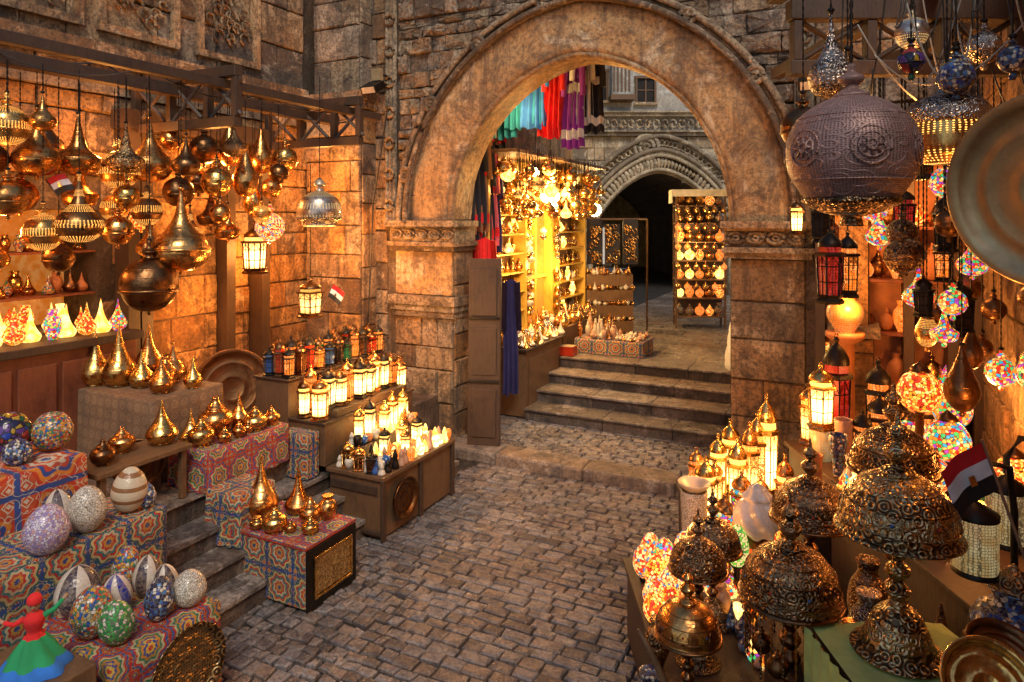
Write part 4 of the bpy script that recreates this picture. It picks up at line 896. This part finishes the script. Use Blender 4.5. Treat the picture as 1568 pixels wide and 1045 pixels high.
for i in range(6):
    x=1.72+i*.45; wf.box(x,x+.06,4.16,4.24,3.973,4.217,'dark_wood')
    for sg in(0,1): wf.tube([(x+.06,4.2,3.98+.23*sg),(x+.44,4.2,3.98+.23*(1-sg))],.02,'dark_wood',4)
wf.box(1.6,1.7,2.2,4.3,4.35,4.45,'dark_wood'); wf.box(2.5,2.6,2.2,6.6,4.35,4.45,'dark_wood'); wf.box(3.3,3.4,2.2,6.4,4.35,4.45,'dark_wood'); wf.box(1.5,4.2,3.0,3.1,4.46,4.55,'dark_wood')
place('wooden_lamp_frame',wf,bevel=.006)
mb=MB(); R=.26
mb.lathe(sm([(.14,-.235),(.185,-.19),(.245,-.09),(.262,.0),(.25,.09),(.2,.17),(.12,.225),(.06,.245)],6),'rose_metal',72)
mb.lathe([(.12,-.25),(.19,-.215),(.2,-.20),(.185,-.185),(.15,-.19)],'engraved_bronze',48); mb.lathe([(.05,-.31),(.04,-.27),(.12,-.25),(0,-.25)],'engraved_bronze',32)
for z,r in((-.115,.235),(.125,.232),(.15,.217)): mb.tube([(r*math.cos(q*.13963),r*math.sin(q*.13963),z) for q in range(46)],.004,'rose_metal',5)
mb.lathe(sm([(.07,.235),(.075,.25),(.045,.27),(.03,.29),(.05,.31),(.05,.33),(.02,.35),(.018,.38),(0,.39)],4),'rose_metal',32)
for i in range(6):
    a=i*math.pi/3+.35
    c0=Vector((math.cos(a)*math.cos(.06),math.sin(a)*math.cos(.06),math.sin(.06))); u=Vector((-math.sin(a),math.cos(a),0)); v=c0.cross(u)
    for rad_ in(.075,.05,.02): mb.tube([(c0*.264+(u*math.cos(q*.2618)+v*math.sin(q*.2618))*rad_-c0*(rad_**2*1.9)) for q in range(25)],.005,'rose_metal',5)
    for k_ in range(8):
        b_=k_*math.pi/4; p1=c0*.264+(u*math.cos(b_)+v*math.sin(b_))*.022; p2=c0*(.264-.005)+(u*math.cos(b_)+v*math.sin(b_))*.05; mb.tube([p1,p2],.005,'rose_metal',5)
chain(mb,0,0,.39,1.2,.01); place('pierced_globe_lamp',mb,(1.456,2.93,3.28))
hang('onion',1.56,3.34,3.72,.105,'engraved_silver',4.4,'hanging_teardrop_lamp',1.3); hang('bell',1.72,3.5,3.62,.12,'dark_bronze',4.4,'hanging_bell_lamp')
hang('ball',1.62,3.8,3.5,.12,'dark_bronze',4.4,'hanging_brass_lamp')
mb=MB(); mb.lathe(sm([(0,-.13),(.1,-.12),(.165,-.08),(.17,0),(.165,.06)],4),'pierced_brass',36); mb.lathe([(.167,.055),(.175,.06),(.175,.12),(.13,.17),(.06,.19),(.03,.24),(0,.25)],'engraved_silver',36); chain(mb,0,0,.25,1.2); place('hanging_drum_lamp',mb,(2.0,3.14,3.38))
mb=MB(); mb.lathe(sm([(0,-.1),(.1,-.07),(.15,0),(.13,.06),(.06,.1),(.02,.13),(0,.14)],4),'engraved_silver',32); mb.tube([(.2*math.cos(q*.5236),0,.1*math.sin(q*.5236)) for q in range(13)],.004,'black_metal'); chain(mb,0,0,.14,1.0); place('hanging_glass_lamp',mb,(2.25,3.3,3.32))
for x,y,z,r,m in((1.95,3.0,3.62,.075,'mosaic_blue'),(2.08,3.2,3.7,.07,'mosaic_multi'),(1.9,3.25,3.75,.06,'mosaic_dark'),(2.2,3.0,3.7,.06,'mosaic_blue'),(2.35,3.4,3.85,.08,'engraved_silver'),(2.05,3.5,3.95,.08,'pierced_silver')): hang('ball',x,y,z,r,m,4.4,'hanging_mosaic_lamp')
tray('large_brass_tray',(1.86,2.35,3.10),.34,'tray_brass',(math.radians(96),0,math.radians(-66)),96,.05)
for i in range(16):
    x=rr(1.7,2.6); y=rr(2.8,4.0); cable([(x,y,4.35),(x+rr(-.2,.2),y+rr(-.2,.2),rr(3.5,3.9)),(x+rr(-.4,.4),y,rr(3.7,4.3))],.004,random.choice(['white_wire','wire_black','wire_black']),sag=.12)
lantern((2.19,4.7,2.42),.19,.52,'black_metal','lit_red_glass',6,4.2,'hanging_lantern'); lantern((2.36,4.8,2.45),.16,.46,'black_metal','lit_amber_glass',6,4.2,'hanging_lantern')
lantern((2.75,6.6,2.85),.14,.34,'dark_bronze','lit_lantern_glass',6,4.3,'hanging_lantern')
for i in range(30):
    x=rr(2.4,3.6); y=rr(4.2,5.7); z=rr(2.25,3.3)
    if i%2: lantern((x,y,z),rr(.12,.18),rr(.26,.42),'black_metal',random.choice(['black_metal','black_metal','lit_amber_glass','lit_red_glass','dark_bronze']),random.choice([4,6]),4.4,'hanging_lantern')
    else: hang(random.choice(['ball','bell','onion']),x,y,z,rr(.08,.12),random.choice(['dark_bronze','engraved_bronze','dark_bronze','mosaic_lit_multi']),4.4)
for i in range(14):
    x=rr(2.7,3.6); y=rr(4.0,5.2); hang(random.choice(['ball','bell','slender']),x,y,rr(1.9,2.5),rr(.06,.1),random.choice(['dark_bronze','pierced_dark','mosaic_lit_multi','pierced_brass']),4.4)
# ------------------------------------------------------------------ right stalls
def stall(name,x0,x1,y0,y1,h,mat='brown_wood',z0=0,rz=0):
    mb=MB(); mb.box(x0,x1,y0,y1,h-.035,h,mat); mb.box(x0+.03,x1-.03,y0+.03,y1-.03,z0,h-.037,mat)
    place(name,mb,rz=rz,bevel=.006)
stall('low_display_table',.80,1.9,3.55,4.95,.55,'dark_wood'); stall('display_table',1.5,2.3,5.0,6.3,.58,'dark_wood')
stall('display_table',2.31,3.6,4.72,5.8,1.12,'dark_wood',0); stall('display_table',1.25,2.1,2.95,3.50,.95,'dark_wood'); stall('side_display_table',2.13,3.4,3.0,4.65,1.2,'dark_wood')
stall('display_step',2.0,2.3,4.72,4.99,1.12,'dark_wood')
stall('lamp_table',1.30,1.86,2.36,2.94,1.24)
mb=MB(); 
vs=[];nx=16
for j in range(nx+1):
    for i in range(nx+1):
        u=-.29+.58*i/nx; v=-.32+.62*j/nx
        vs.append((u,v,.004+.006*math.sin(i*1.1)*math.sin(j*.9)))
fs=[(j*(nx+1)+i,j*(nx+1)+i+1,(j+1)*(nx+1)+i+1,(j+1)*(nx+1)+i) for j in range(nx) for i in range(nx)]
mb.add(vs,fs,'lime_cloth',True)
vs=[(-.29+.58*i/30,-.325-.02*abs(math.sin(i*.8)),-.45*j) for j in(0,.5,1) for i in range(31)]; vs=[(x,y+(.02 if z==0 else 0)-.0,z+.006) for x,y,z in vs]
mb.add(vs,[(j*31+i,j*31+i+1,(j+1)*31+i+1,(j+1)*31+i) for j in range(2) for i in range(30)],'lime_cloth',True)
vs=[(-.30-.02*abs(math.sin(i*.8)),-.32+.6*i/30,-.45*j+.006) for j in(0,.5,1) for i in range(31)]
mb.add(vs,[(j*31+i,j*31+i+1,(j+1)*31+i+1,(j+1)*31+i) for j in range(2) for i in range(30)],'lime_cloth',True)
place('green_tablecloth',mb,(1.58,2.67,1.242))
def dome_lamp(loc,R,H,m1='engraved_brass',m2='polished_brass',beads=False):
    mb=MB(); zs=H-R*2.3
    mb.lathe(sm([(0,0),(R*.74,0),(R*.74,R*.06),(R*.62,R*.14),(R*.52,R*.4),(R*.36,R*.7),(R*.18,R*.85),(R*.13,R*.95)],4),m1,40)
    z=R*.92; p=[]
    while z<zs+R*.5:
        p+= [(R*.10,z),(R*.2,z+R*.13),(R*.2,z+R*.22),(R*.1,z+R*.34)]; z+=R*.38
    p.append((R*.08,zs+R*.6)); mb.lathe(sm(p,3),m2,20)
    sh=sm([(R*1.0,zs),(R*1.04,zs+R*.04),(R*.99,zs+R*.10),(R*.97,zs+R*.3),(R*.89,zs+R*.58),(R*.71,zs+R*.84),(R*.45,zs+R*1.02),(R*.2,zs+R*1.1)],5)
    mb.lathe(sh,m1,56); mb.lathe([(R*.98,zs+.002),(R*.93,zs+R*.3),(R*.86,zs+R*.54),(R*.6,zs+R*.86)],'dark_bronze',40)
    mb.lathe(sm([(R*1.0,zs),(R*1.07,zs+R*.02),(R*1.05,zs+R*.07),(R*.98,zs+R*.09)],3),m2,48)
    for q,rq in((.27,.98),(.62,.875),(.88,.66)): mb.tube([(R*(rq+.01)*math.cos(a_*.13963),R*(rq+.01)*math.sin(a_*.13963),zs+R*q) for a_ in range(46)],R*.016,m2,5)
    for i in range(12):
        a=i*math.pi/6
        mb.tube([(R*(.985-.10*t_**2)*math.cos(a+w_),R*(.985-.10*t_**2)*math.sin(a+w_),zs+R*(.30+.28*t_)) for t_,w_ in ((0,-.2),(.5,-.16),(.85,-.07),(1,0),(.85,.07),(.5,.16),(0,.2))],R*.012,m2,5)
    f=zs+R*1.08
    mb.lathe(sm([(R*.28,f-.004),(R*.3,f+R*.04),(R*.16,f+R*.12),(R*.1,f+R*.18),(R*.2,f+R*.3),(R*.24,f+R*.42),(R*.14,f+R*.52),(R*.08,f+R*.58),(R*.17,f+R*.68),(R*.17,f+R*.78),(R*.06,f+R*.9),(R*.05,f+R*1.0),(R*.02,f+R*1.12),(0,f+R*1.18)],4),m1,28)
    for i in range(8):
        a=i*math.pi/4; mb.lathe(sm([(0,0),(R*.035,R*.015),(0,R*.03)],2),'blue_glass' if i%2 else 'red_glass',8,M=Matrix.Translation((R*.94*math.cos(a),R*.94*math.sin(a),zs+R*.45))@Matrix.Rotation(a,4,'Z')@Matrix.Rotation(1.3,4,'Y'))
    if beads:
        for i in range(24):
            a=i*2*math.pi/24; L=R*rr(.9,1.5); n=9; mb.lathe([(R*.035*(1 if q%2 else .2),zs-L+L*q/(n*2)) for q in range(n*2+1)],m1 if i%2 else 'copper_brass',7,c=(R*.9*math.cos(a),R*.9*math.sin(a),0))
        for a in(0,1.2,2.4,3.6,4.8): mb.lathe(sm(sc(PR['ball'],R*.22,R*.22),3),m2,16,c=(R*.6*math.cos(a),R*.6*math.sin(a),zs-R*1.4))
    return place('brass_dome_table_lamp',mb,loc,rr(0,6))
dome_lamp((1.56,2.76,1.255),.222,.99,'engraved_brass','engraved_brass')
dome_lamp((1.90,3.40,.955),.2,1.25,'engraved_brass','dark_bronze')
dome_lamp((1.66,3.80,.555),.205,1.24,'engraved_bronze','dark_bronze')
dome_lamp((1.28,3.14,.50),.218,1.26,'engraved_bronze','dark_bronze',beads=True)
st2=MB(); st2.box(-.2,.25,-.17,.17,0,.497,'dark_wood'); place('low_stool',st2,(1.28,3.14,0),0,.008)
dome_lamp((.88,3.42,.35),.16,.93,'copper_brass','dark_bronze'); dome_lamp((1.03,3.78,.553),.155,.86,'engraved_bronze','dark_bronze'); dome_lamp((1.22,4.15,.553),.165,.82,'engraved_bronze','dark_bronze')
st3=MB(); st3.box(-.22,.3,-.25,.1,0,.347,'dark_wood'); place('low_stool',st3,(.88,3.44,0),0,.008)
for x,y,z,R,h,m,n_ in((.72,3.55,.35,.10,.3,'mosaic_blue','mosaic_jar'),(.70,3.35,.3,.08,.3,'mosaic_blue','mosaic_jar'),(1.02,3.05,.45,.09,.3,'engraved_brass','brass_vase'),(1.12,3.2,.5,.08,.3,'engraved_brass','brass_vase'),(.80,3.75,.56,.07,.25,'engraved_brass','brass_vase'),(1.0,3.2,.35,.1,.3,'engraved_bronze','brass_vase'),(1.48,3.3,.96,.08,.3,'engraved_bronze','brass_vase'),(1.62,3.1,.96,.09,.35,'engraved_silver','brass_vase'),(1.72,3.3,.96,.09,.4,'engraved_bronze','brass_vase'),(1.52,3.05,.96,.07,.24,'copper_brass','brass_vase'),(1.38,3.0,.96,.06,.2,'polished_brass','brass_vase'),(1.95,3.1,.96,.09,.3,'engraved_bronze','brass_vase'),(.85,3.1,.45,.07,.28,'copper_brass','brass_vase'),(.72,3.05,.45,.08,.26,'mosaic_blue','mosaic_jar'),(.8,3.68,.35,.07,.3,'dark_bronze','brass_vase')):
    stand(random.choice(['vase','jar']) if 'mosaic' not in n_ else 'jar',(x,y,z),R,h,m,n_)
pl=MB(); pl.box(.6,1.2,2.95,3.18,0,.44,'dark_wood'); pl.box(.6,.86,3.19,3.7,0,.295,'dark_wood'); place('low_plinth',pl,bevel=.008)
for pts in([(.70,3.3,.62),(.74,3.32,.75),(.68,3.34,.88),(.62,3.36,.98)],[(.62,3.1,.44),(.60,3.1,.56),(.55,3.12,.66),(.48,3.12,.72)]):
    mb=MB(); mb.tube(pts,[.018,.02,.016,.008],'brown_wood',8); place('carved_wooden_cane',mb)
for x,y,R,h in((.93,4.45,.075,.24),(1.04,4.5,.08,.23),(.88,4.25,.075,.2),(.98,4.3,.08,.24),(.86,4.1,.07,.19),(.96,4.1,.08,.22),(1.12,4.35,.075,.22),(.9,4.62,.07,.22),(1.05,4.72,.075,.22),(.88,3.95,.065,.16),(1.1,4.6,.07,.2),(1.2,4.55,.07,.2),(.98,4.85,.07,.2),(1.2,4.8,.07,.24),(.96,3.92,.06,.17)):
    mb=MB(); mb.lathe(sm(sc(PR['egg'],R,h/2.44),4),random.choice(['mosaic_lit_orange','mosaic_lit_white','mosaic_lit_multi']),28); mb.lathe([(R*.5,-.02),(R*.55,0),(R*.4,.02)],'black_metal',16); place('lit_mosaic_egg_lamp',mb,(x,y,.575),rot=(rr(-.1,.1),rr(-.1,.1),rr(0,6)))
mb=MB(); mb.lathe(sm(sc(PR['egg'],.075,.27/2.44),4),'mosaic_lit_green',28); mb.lathe([(.06,-.2),(.06,-.19),(.02,-.15),(.02,-.02),(.05,.02)],'black_metal',16); place('lit_mosaic_egg_lamp',mb,(1.45,4.4,.76))
mb=MB(); mb.lathe(sm([(.03,0),(.09,.03),(.135,.10),(.14,.16),(.12,.22),(.085,.26),(.09,.285),(.06,.32),(.05,.34),(.02,.365),(0,.37)],6),'swirl_glass',96,rad=lambda a,z:1+.10*math.sin(a*6+z*30)); mb.lathe(sm([(.11,-.35),(.11,-.33),(.03,-.28),(.025,-.08),(.09,-.03),(.10,.04),(.09,.045)],3),'dark_bronze',24); place('swirl_glass_lamp',mb,(1.60,4.45,.91))
for x,y,z,w,h,g,f in((1.54,5.43,.582,.2,.52,'lit_lantern_glass','polished_brass'),(1.78,5.9,.582,.18,.55,'lit_lantern_glass','polished_brass'),(1.95,6.1,.582,.2,.62,'lit_lantern_glass','polished_brass'),(1.68,5.65,.582,.16,.42,'lit_pattern_glass','polished_brass'),(2.12,5.9,.582,.18,.75,'lit_pattern_glass','polished_brass'),(1.85,5.6,.582,.18,.62,'lit_lantern_glass','polished_brass'),(2.42,5.35,1.36,.22,.5,'lit_lantern_glass','polished_brass'),(2.66,5.6,1.122,.24,.92,'lit_red_glass','black_metal'),(2.1,5.25,.582,.16,.6,'lit_lantern_glass','copper_brass'),(1.75,5.2,.582,.18,.5,'mosaic_lit_multi','copper_brass'),(2.2,5.9,.582,.2,.9,'lit_lantern_glass','polished_brass'),(2.48,5.7,1.12,.18,.5,'lit_pattern_glass','copper_brass'),(1.95,5.35,.582,.15,.4,'lit_pattern_glass','copper_brass'),(2.0,5.75,.582,.17,.7,'lit_pattern_glass','copper_brass'),(1.62,6.0,.582,.15,.4,'lit_amber_glass','copper_brass'),(1.6,5.15,.582,.13,.34,'lit_amber_glass','dark_bronze'),(1.9,5.1,.582,.14,.42,'lit_lantern_glass','dark_bronze')):
    lantern((x,y,z),w,h,f,g,6,name='lit_lantern')
for x,y,z,w,h in((2.95,5.5,1.12,.22,.75),(3.1,5.2,1.12,.2,.6),(2.8,5.2,1.12,.2,.55),(2.62,5.1,1.12,.16,.45)): lantern((x,y,z),w,h,'black_metal',random.choice(['lit_red_glass','lit_amber_glass','black_metal']),4,name='standing_lantern')
mb=MB(); mb.lathe([(0,0),(.08,0),(.085,.235),(.07,.235),(.07,.2),(0,.2)],'lit_cream_pattern',24); place('candle_pillar',mb,(2.42,5.35,1.122))
for x,y,z,r0,r1,h,m in((2.5,5.15,1.122,.06,.065,.36,'pink_ceramic'),(2.38,4.98,1.122,.035,.065,.3,'mosaic_blue'),(2.62,4.9,1.122,.07,.07,.22,'pink_ceramic'),(1.36,5.1,.0,.08,.10,.95,'mosaic_white'),(2.42,4.82,1.122,.05,.06,.2,'white_ceramic'),(2.15,4.86,1.122,.05,.06,.2,'terracotta')):
    mb=MB(); mb.lathe(sm([(0,0),(r0,0),(r0*1.05,h*.3),(r1*.9,h*.7),(r1,h),(r1*.85,h),(r1*.8,h*.8),(0,h*.8)],3),m,24); place('ceramic_vase',mb,(x,y,z))
mb=MB(); mb.lathe(sm([(.03,0),(.05,.01),(.11,.06),(.12,.08),(.11,.08),(.05,.03),(0,.02)],3),'white_ceramic',24); place('ceramic_bowl',mb,(1.36,5.1,.955))
sm_=MB()
PAL=['copper_brass','terracotta','copper_brass','pink_ceramic','lit_amber_glass','mosaic_lit_orange','green_glass','engraved_bronze','mosaic_lit_multi','mosaic_blue','lit_yellow_glass','dark_bronze','mosaic_lit_multi']
for i in range(200):
    x=rr(2.15,3.35); y=rr(3.6,5.0); z=1.203 if y<4.65 else 1.123
    if 4.62<y<4.75 or (x<2.34 and y>4.6): continue
    kd=random.choice(['jar','pot','vase','cone','jar']); r=rr(.03,.07); h=r*rr(1.6,3.8)
    sm_.lathe(sm(sc(PR[kd],r,h/PR[kd][-1][1]),3),random.choice(PAL),12,c=(x,y,z))
place('small_souvenirs',sm_)
sm_=MB()
for i in range(130):
    x=rr(1.28,1.88); y=rr(3.65,4.9); kd=random.choice(['jar','pot','vase','cone']); r=rr(.035,.065); h=r*rr(1.8,3.8)
    sm_.lathe(sm(sc(PR[kd],r,h/PR[kd][-1][1]),3),random.choice(['copper_brass','pink_ceramic','engraved_bronze','mosaic_lit_multi','mosaic_blue','lit_yellow_glass','mosaic_lit_multi','engraved_silver','mosaic_lit_orange','dark_bronze']),12,c=(x,y,.553))
place('small_souvenirs',sm_)
def mball(loc,R,m,hst=.2,name='lit_mosaic_ball_lamp'):
    mb=MB(); mb.lathe(sm([(R*.3,-R*.95),(R*.75,-R*.7),(R,0),(R*.72,R*.7),(R*.3,R*.95)],6),m,36)
    mb.lathe([(R*.3,R*.93),(R*.5,R*1.0),(R*.35,R*1.2),(R*.1,R*1.4),(0,R*1.5)],'dark_bronze',20); mb.lathe([(R*.7,-R-hst),(R*.7,-R-hst+.02),(R*.2,-R-hst+.05),(R*.2,-R*1.05),(R*.4,-R*.9)],'dark_bronze',20)
    place(name,mb,loc)
mball((2.58,4.32,1.91),.13,'mosaic_lit_orange',.57); mball((2.52,3.95,1.72),.12,'mosaic_lit_multi',.39); mball((2.3,3.75,1.6),.10,'mosaic_lit_white',.29,'mosaic_ball_lamp'); mball((1.5,4.75,.85),.11,'mosaic_lit_multi',.18); mball((2.28,4.3,1.35),.09,'mosaic_blue',.05,'mosaic_ball_lamp')
mball((2.9,4.5,1.75),.12,'mosaic_lit_multi',.42); mball((2.95,4.0,1.5),.11,'mosaic_lit_orange',.18); mball((2.7,4.6,1.55),.10,'mosaic_lit_multi',.24); mball((1.75,4.7,.8),.10,'mosaic_lit_orange',.14)
for x,y,z,r,h,m in((1.90,2.80,1.55,.082,.25,'lit_cream_pattern'),(2.1,2.9,1.62,.075,.25,'lit_cream_pattern')):
    mb=MB(); mb.lathe([(r*.95,0),(r,.005),(r,h),(r*.95,h),(0,h)],m,28); mb.lathe([(r*1.04,0),(r*1.05,.02),(r*1.01,.022)],'black_metal',28); mb.lathe([(r*1.04,h-.02),(r*1.05,h),(0,h+.05)],'black_metal',28); mb.tube([(0,0,h+.05),(0,0,h+.12),(.06,0,h+.2),(.14,0,h+.18),(.16,0,h),(.16,0,-.6)],.014,'black_metal',8)
    mb.lathe([(.1,-.6),(.1,-.58),(.02,-.57)],'black_metal',20,c=(.16,0,0)); place('pierced_cylinder_lamp',mb,(x,y,z))
stall('side_display_table',1.88,2.7,2.2,2.93,.95,'brown_wood')
mb=MB(); mb.lathe(sm([(0,0),(.07,0),(.13,.05),(.15,.1),(.12,.16),(.07,.19),(.08,.24),(.09,.25),(0,.25)],4),'mosaic_blue',36); mb.lathe(sm([(.085,.25),(.07,.28),(.02,.33),(0,.35)],3),'engraved_bronze',24); place('mosaic_jar',mb,(2.0,2.72,1.28))
pj=MB(); pj.box(-.13,.2,-.15,.15,0,.327,'brown_wood'); place('wooden_box',pj,(2.02,2.72,.951),0,.006)
pj=MB(); pj.box(-.1,.14,-.1,.1,0,.16,'brown_wood'); place('wooden_box',pj,(1.76,2.45,1.242),0,.006)
tray('dark_dish',(1.76,2.44,1.43),.13,'dark_bronze',(math.radians(24),0,0)); tray('brass_dish',(1.57,2.25,1.45),.15,'polished_brass',(math.radians(52),0,math.radians(-14)))
stall('front_plinth',1.38,2.0,2.05,2.34,1.33,'dark_wood')
simple('flag_red',(.6,.01,.015),.6); simple('flag_white',(.75,.75,.75),.6); simple('flag_black',(.01,.01,.01),.6)
def flag(loc,w,h,rot,name='egyptian_flag',pole=.6):
    mb=MB(); nx=12
    for b,(m) in enumerate(('flag_black','flag_white','flag_red')):
        vs=[(w*i/nx,.03*w*2*math.sin(i*.7)*(i/nx),h*(b+j)/3-.25*abs(w)*(i/nx)**2) for j in(0,1) for i in range(nx+1)]
        mb.add(vs,[(i,i+1,nx+2+i,nx+1+i) for i in range(nx)],m,True)
    a,b=sorted((w*.42,w*.54)); mb.box(a,b,-.016,-.012,h*.38-.02,h*.58-.02,'polished_brass')
    mb.tube([(0,0,-pole),(0,0,h*1.05)],.006,'brown_wood',8); place(name,mb,loc,rot=rot)
flag((1.93,2.70,1.93),-.20,.20,(0,math.radians(-20),0),pole=.68)
flag((-3.93,5.9,3.2),.16,.17,(0,math.radians(-35),0),pole=.25); flag((-2.03,7.5,2.15),.16,.15,(0,math.radians(25),0),pole=.25)
# ------------------------------------------------------------------ light
OR=(1,.38,.08)
for p,e in(((-6.55,3.3,2.9),32),((-6.5,4.3,3.75),34),((-6.3,5.3,3.5),60),((-6.4,6.2,2.6),65),((-6.2,6.9,3.6),42),((-6.4,5.3,1.8),32),((-5.6,6.9,2.6),48),((-6.2,2.2,3.5),22)):
    point(LW(*p),e,OR)  # added points hidden behind the hanging lamps, turning the wall orange
for p,e in(((-4.75,5.4,1.8),30),((-4.3,5.9,1.25),28),((-4.7,6.3,1.85),36)): point(LW(*p),e,(1,.46,.12))  # added points in open air above the lanterns, for their spill
for p,e in(((.75,10.7,3.3),300),((1.9,14.6,3.0),170),((.2,10.1,2.4),55),((.9,11.6,2.2),60),((3.6,13.4,2.6),45),((.1,9.3,4.5),30)): point(p,e,(1,.60,.20),.1)  # shop bulbs, plus added points with no bulb modelled, one brightening the garments
for p,e in(((1.9,5.3,1.5),48),((1.1,4.3,1.05),10),((2.9,5.8,2.3),38),((3.4,4.9,1.8),30),((2.6,3.5,1.75),14),((3.5,5.9,3.2),36),((1.9,2.85,2.5),5),((2.2,3.7,3.6),9)): point(p,e,OR)  # added points in open air over the stall lamps, for warm spill
w=bpy.data.worlds.new('World'); scn.world=w; w.use_nodes=True; nt=w.node_tree
sky=nt.nodes.new('ShaderNodeTexSky'); sky.sky_type='NISHITA'; sky.sun_disc=False; sky.sun_elevation=math.radians(48); sky.sun_rotation=math.radians(170)
nt.links.new(sky.outputs[0],nt.nodes['Background'].inputs[0]); nt.nodes['Background'].inputs[1].default_value=.12
sl=bpy.data.lights.new('Sun','SUN'); sl.energy=2.1; sl.angle=math.radians(20); sl.color=(1,.88,.72)
so=bpy.data.objects.new('Sun',sl); scn.collection.objects.link(so); so.rotation_euler=(math.radians(42),0,math.radians(10))
cam=bpy.data.cameras.new('Camera'); cam.lens=24; cam.sensor_width=36; cam.shift_y=-.119; cam.clip_start=.05; cam.clip_end=300
co=bpy.data.objects.new('Camera',cam); co.location=(0,0,3); co.rotation_euler=(math.radians(90),0,0); scn.collection.objects.link(co); scn.camera=co
scn.view_settings.view_transform='Standard'; scn.view_settings.look='None'; scn.view_settings.exposure=0
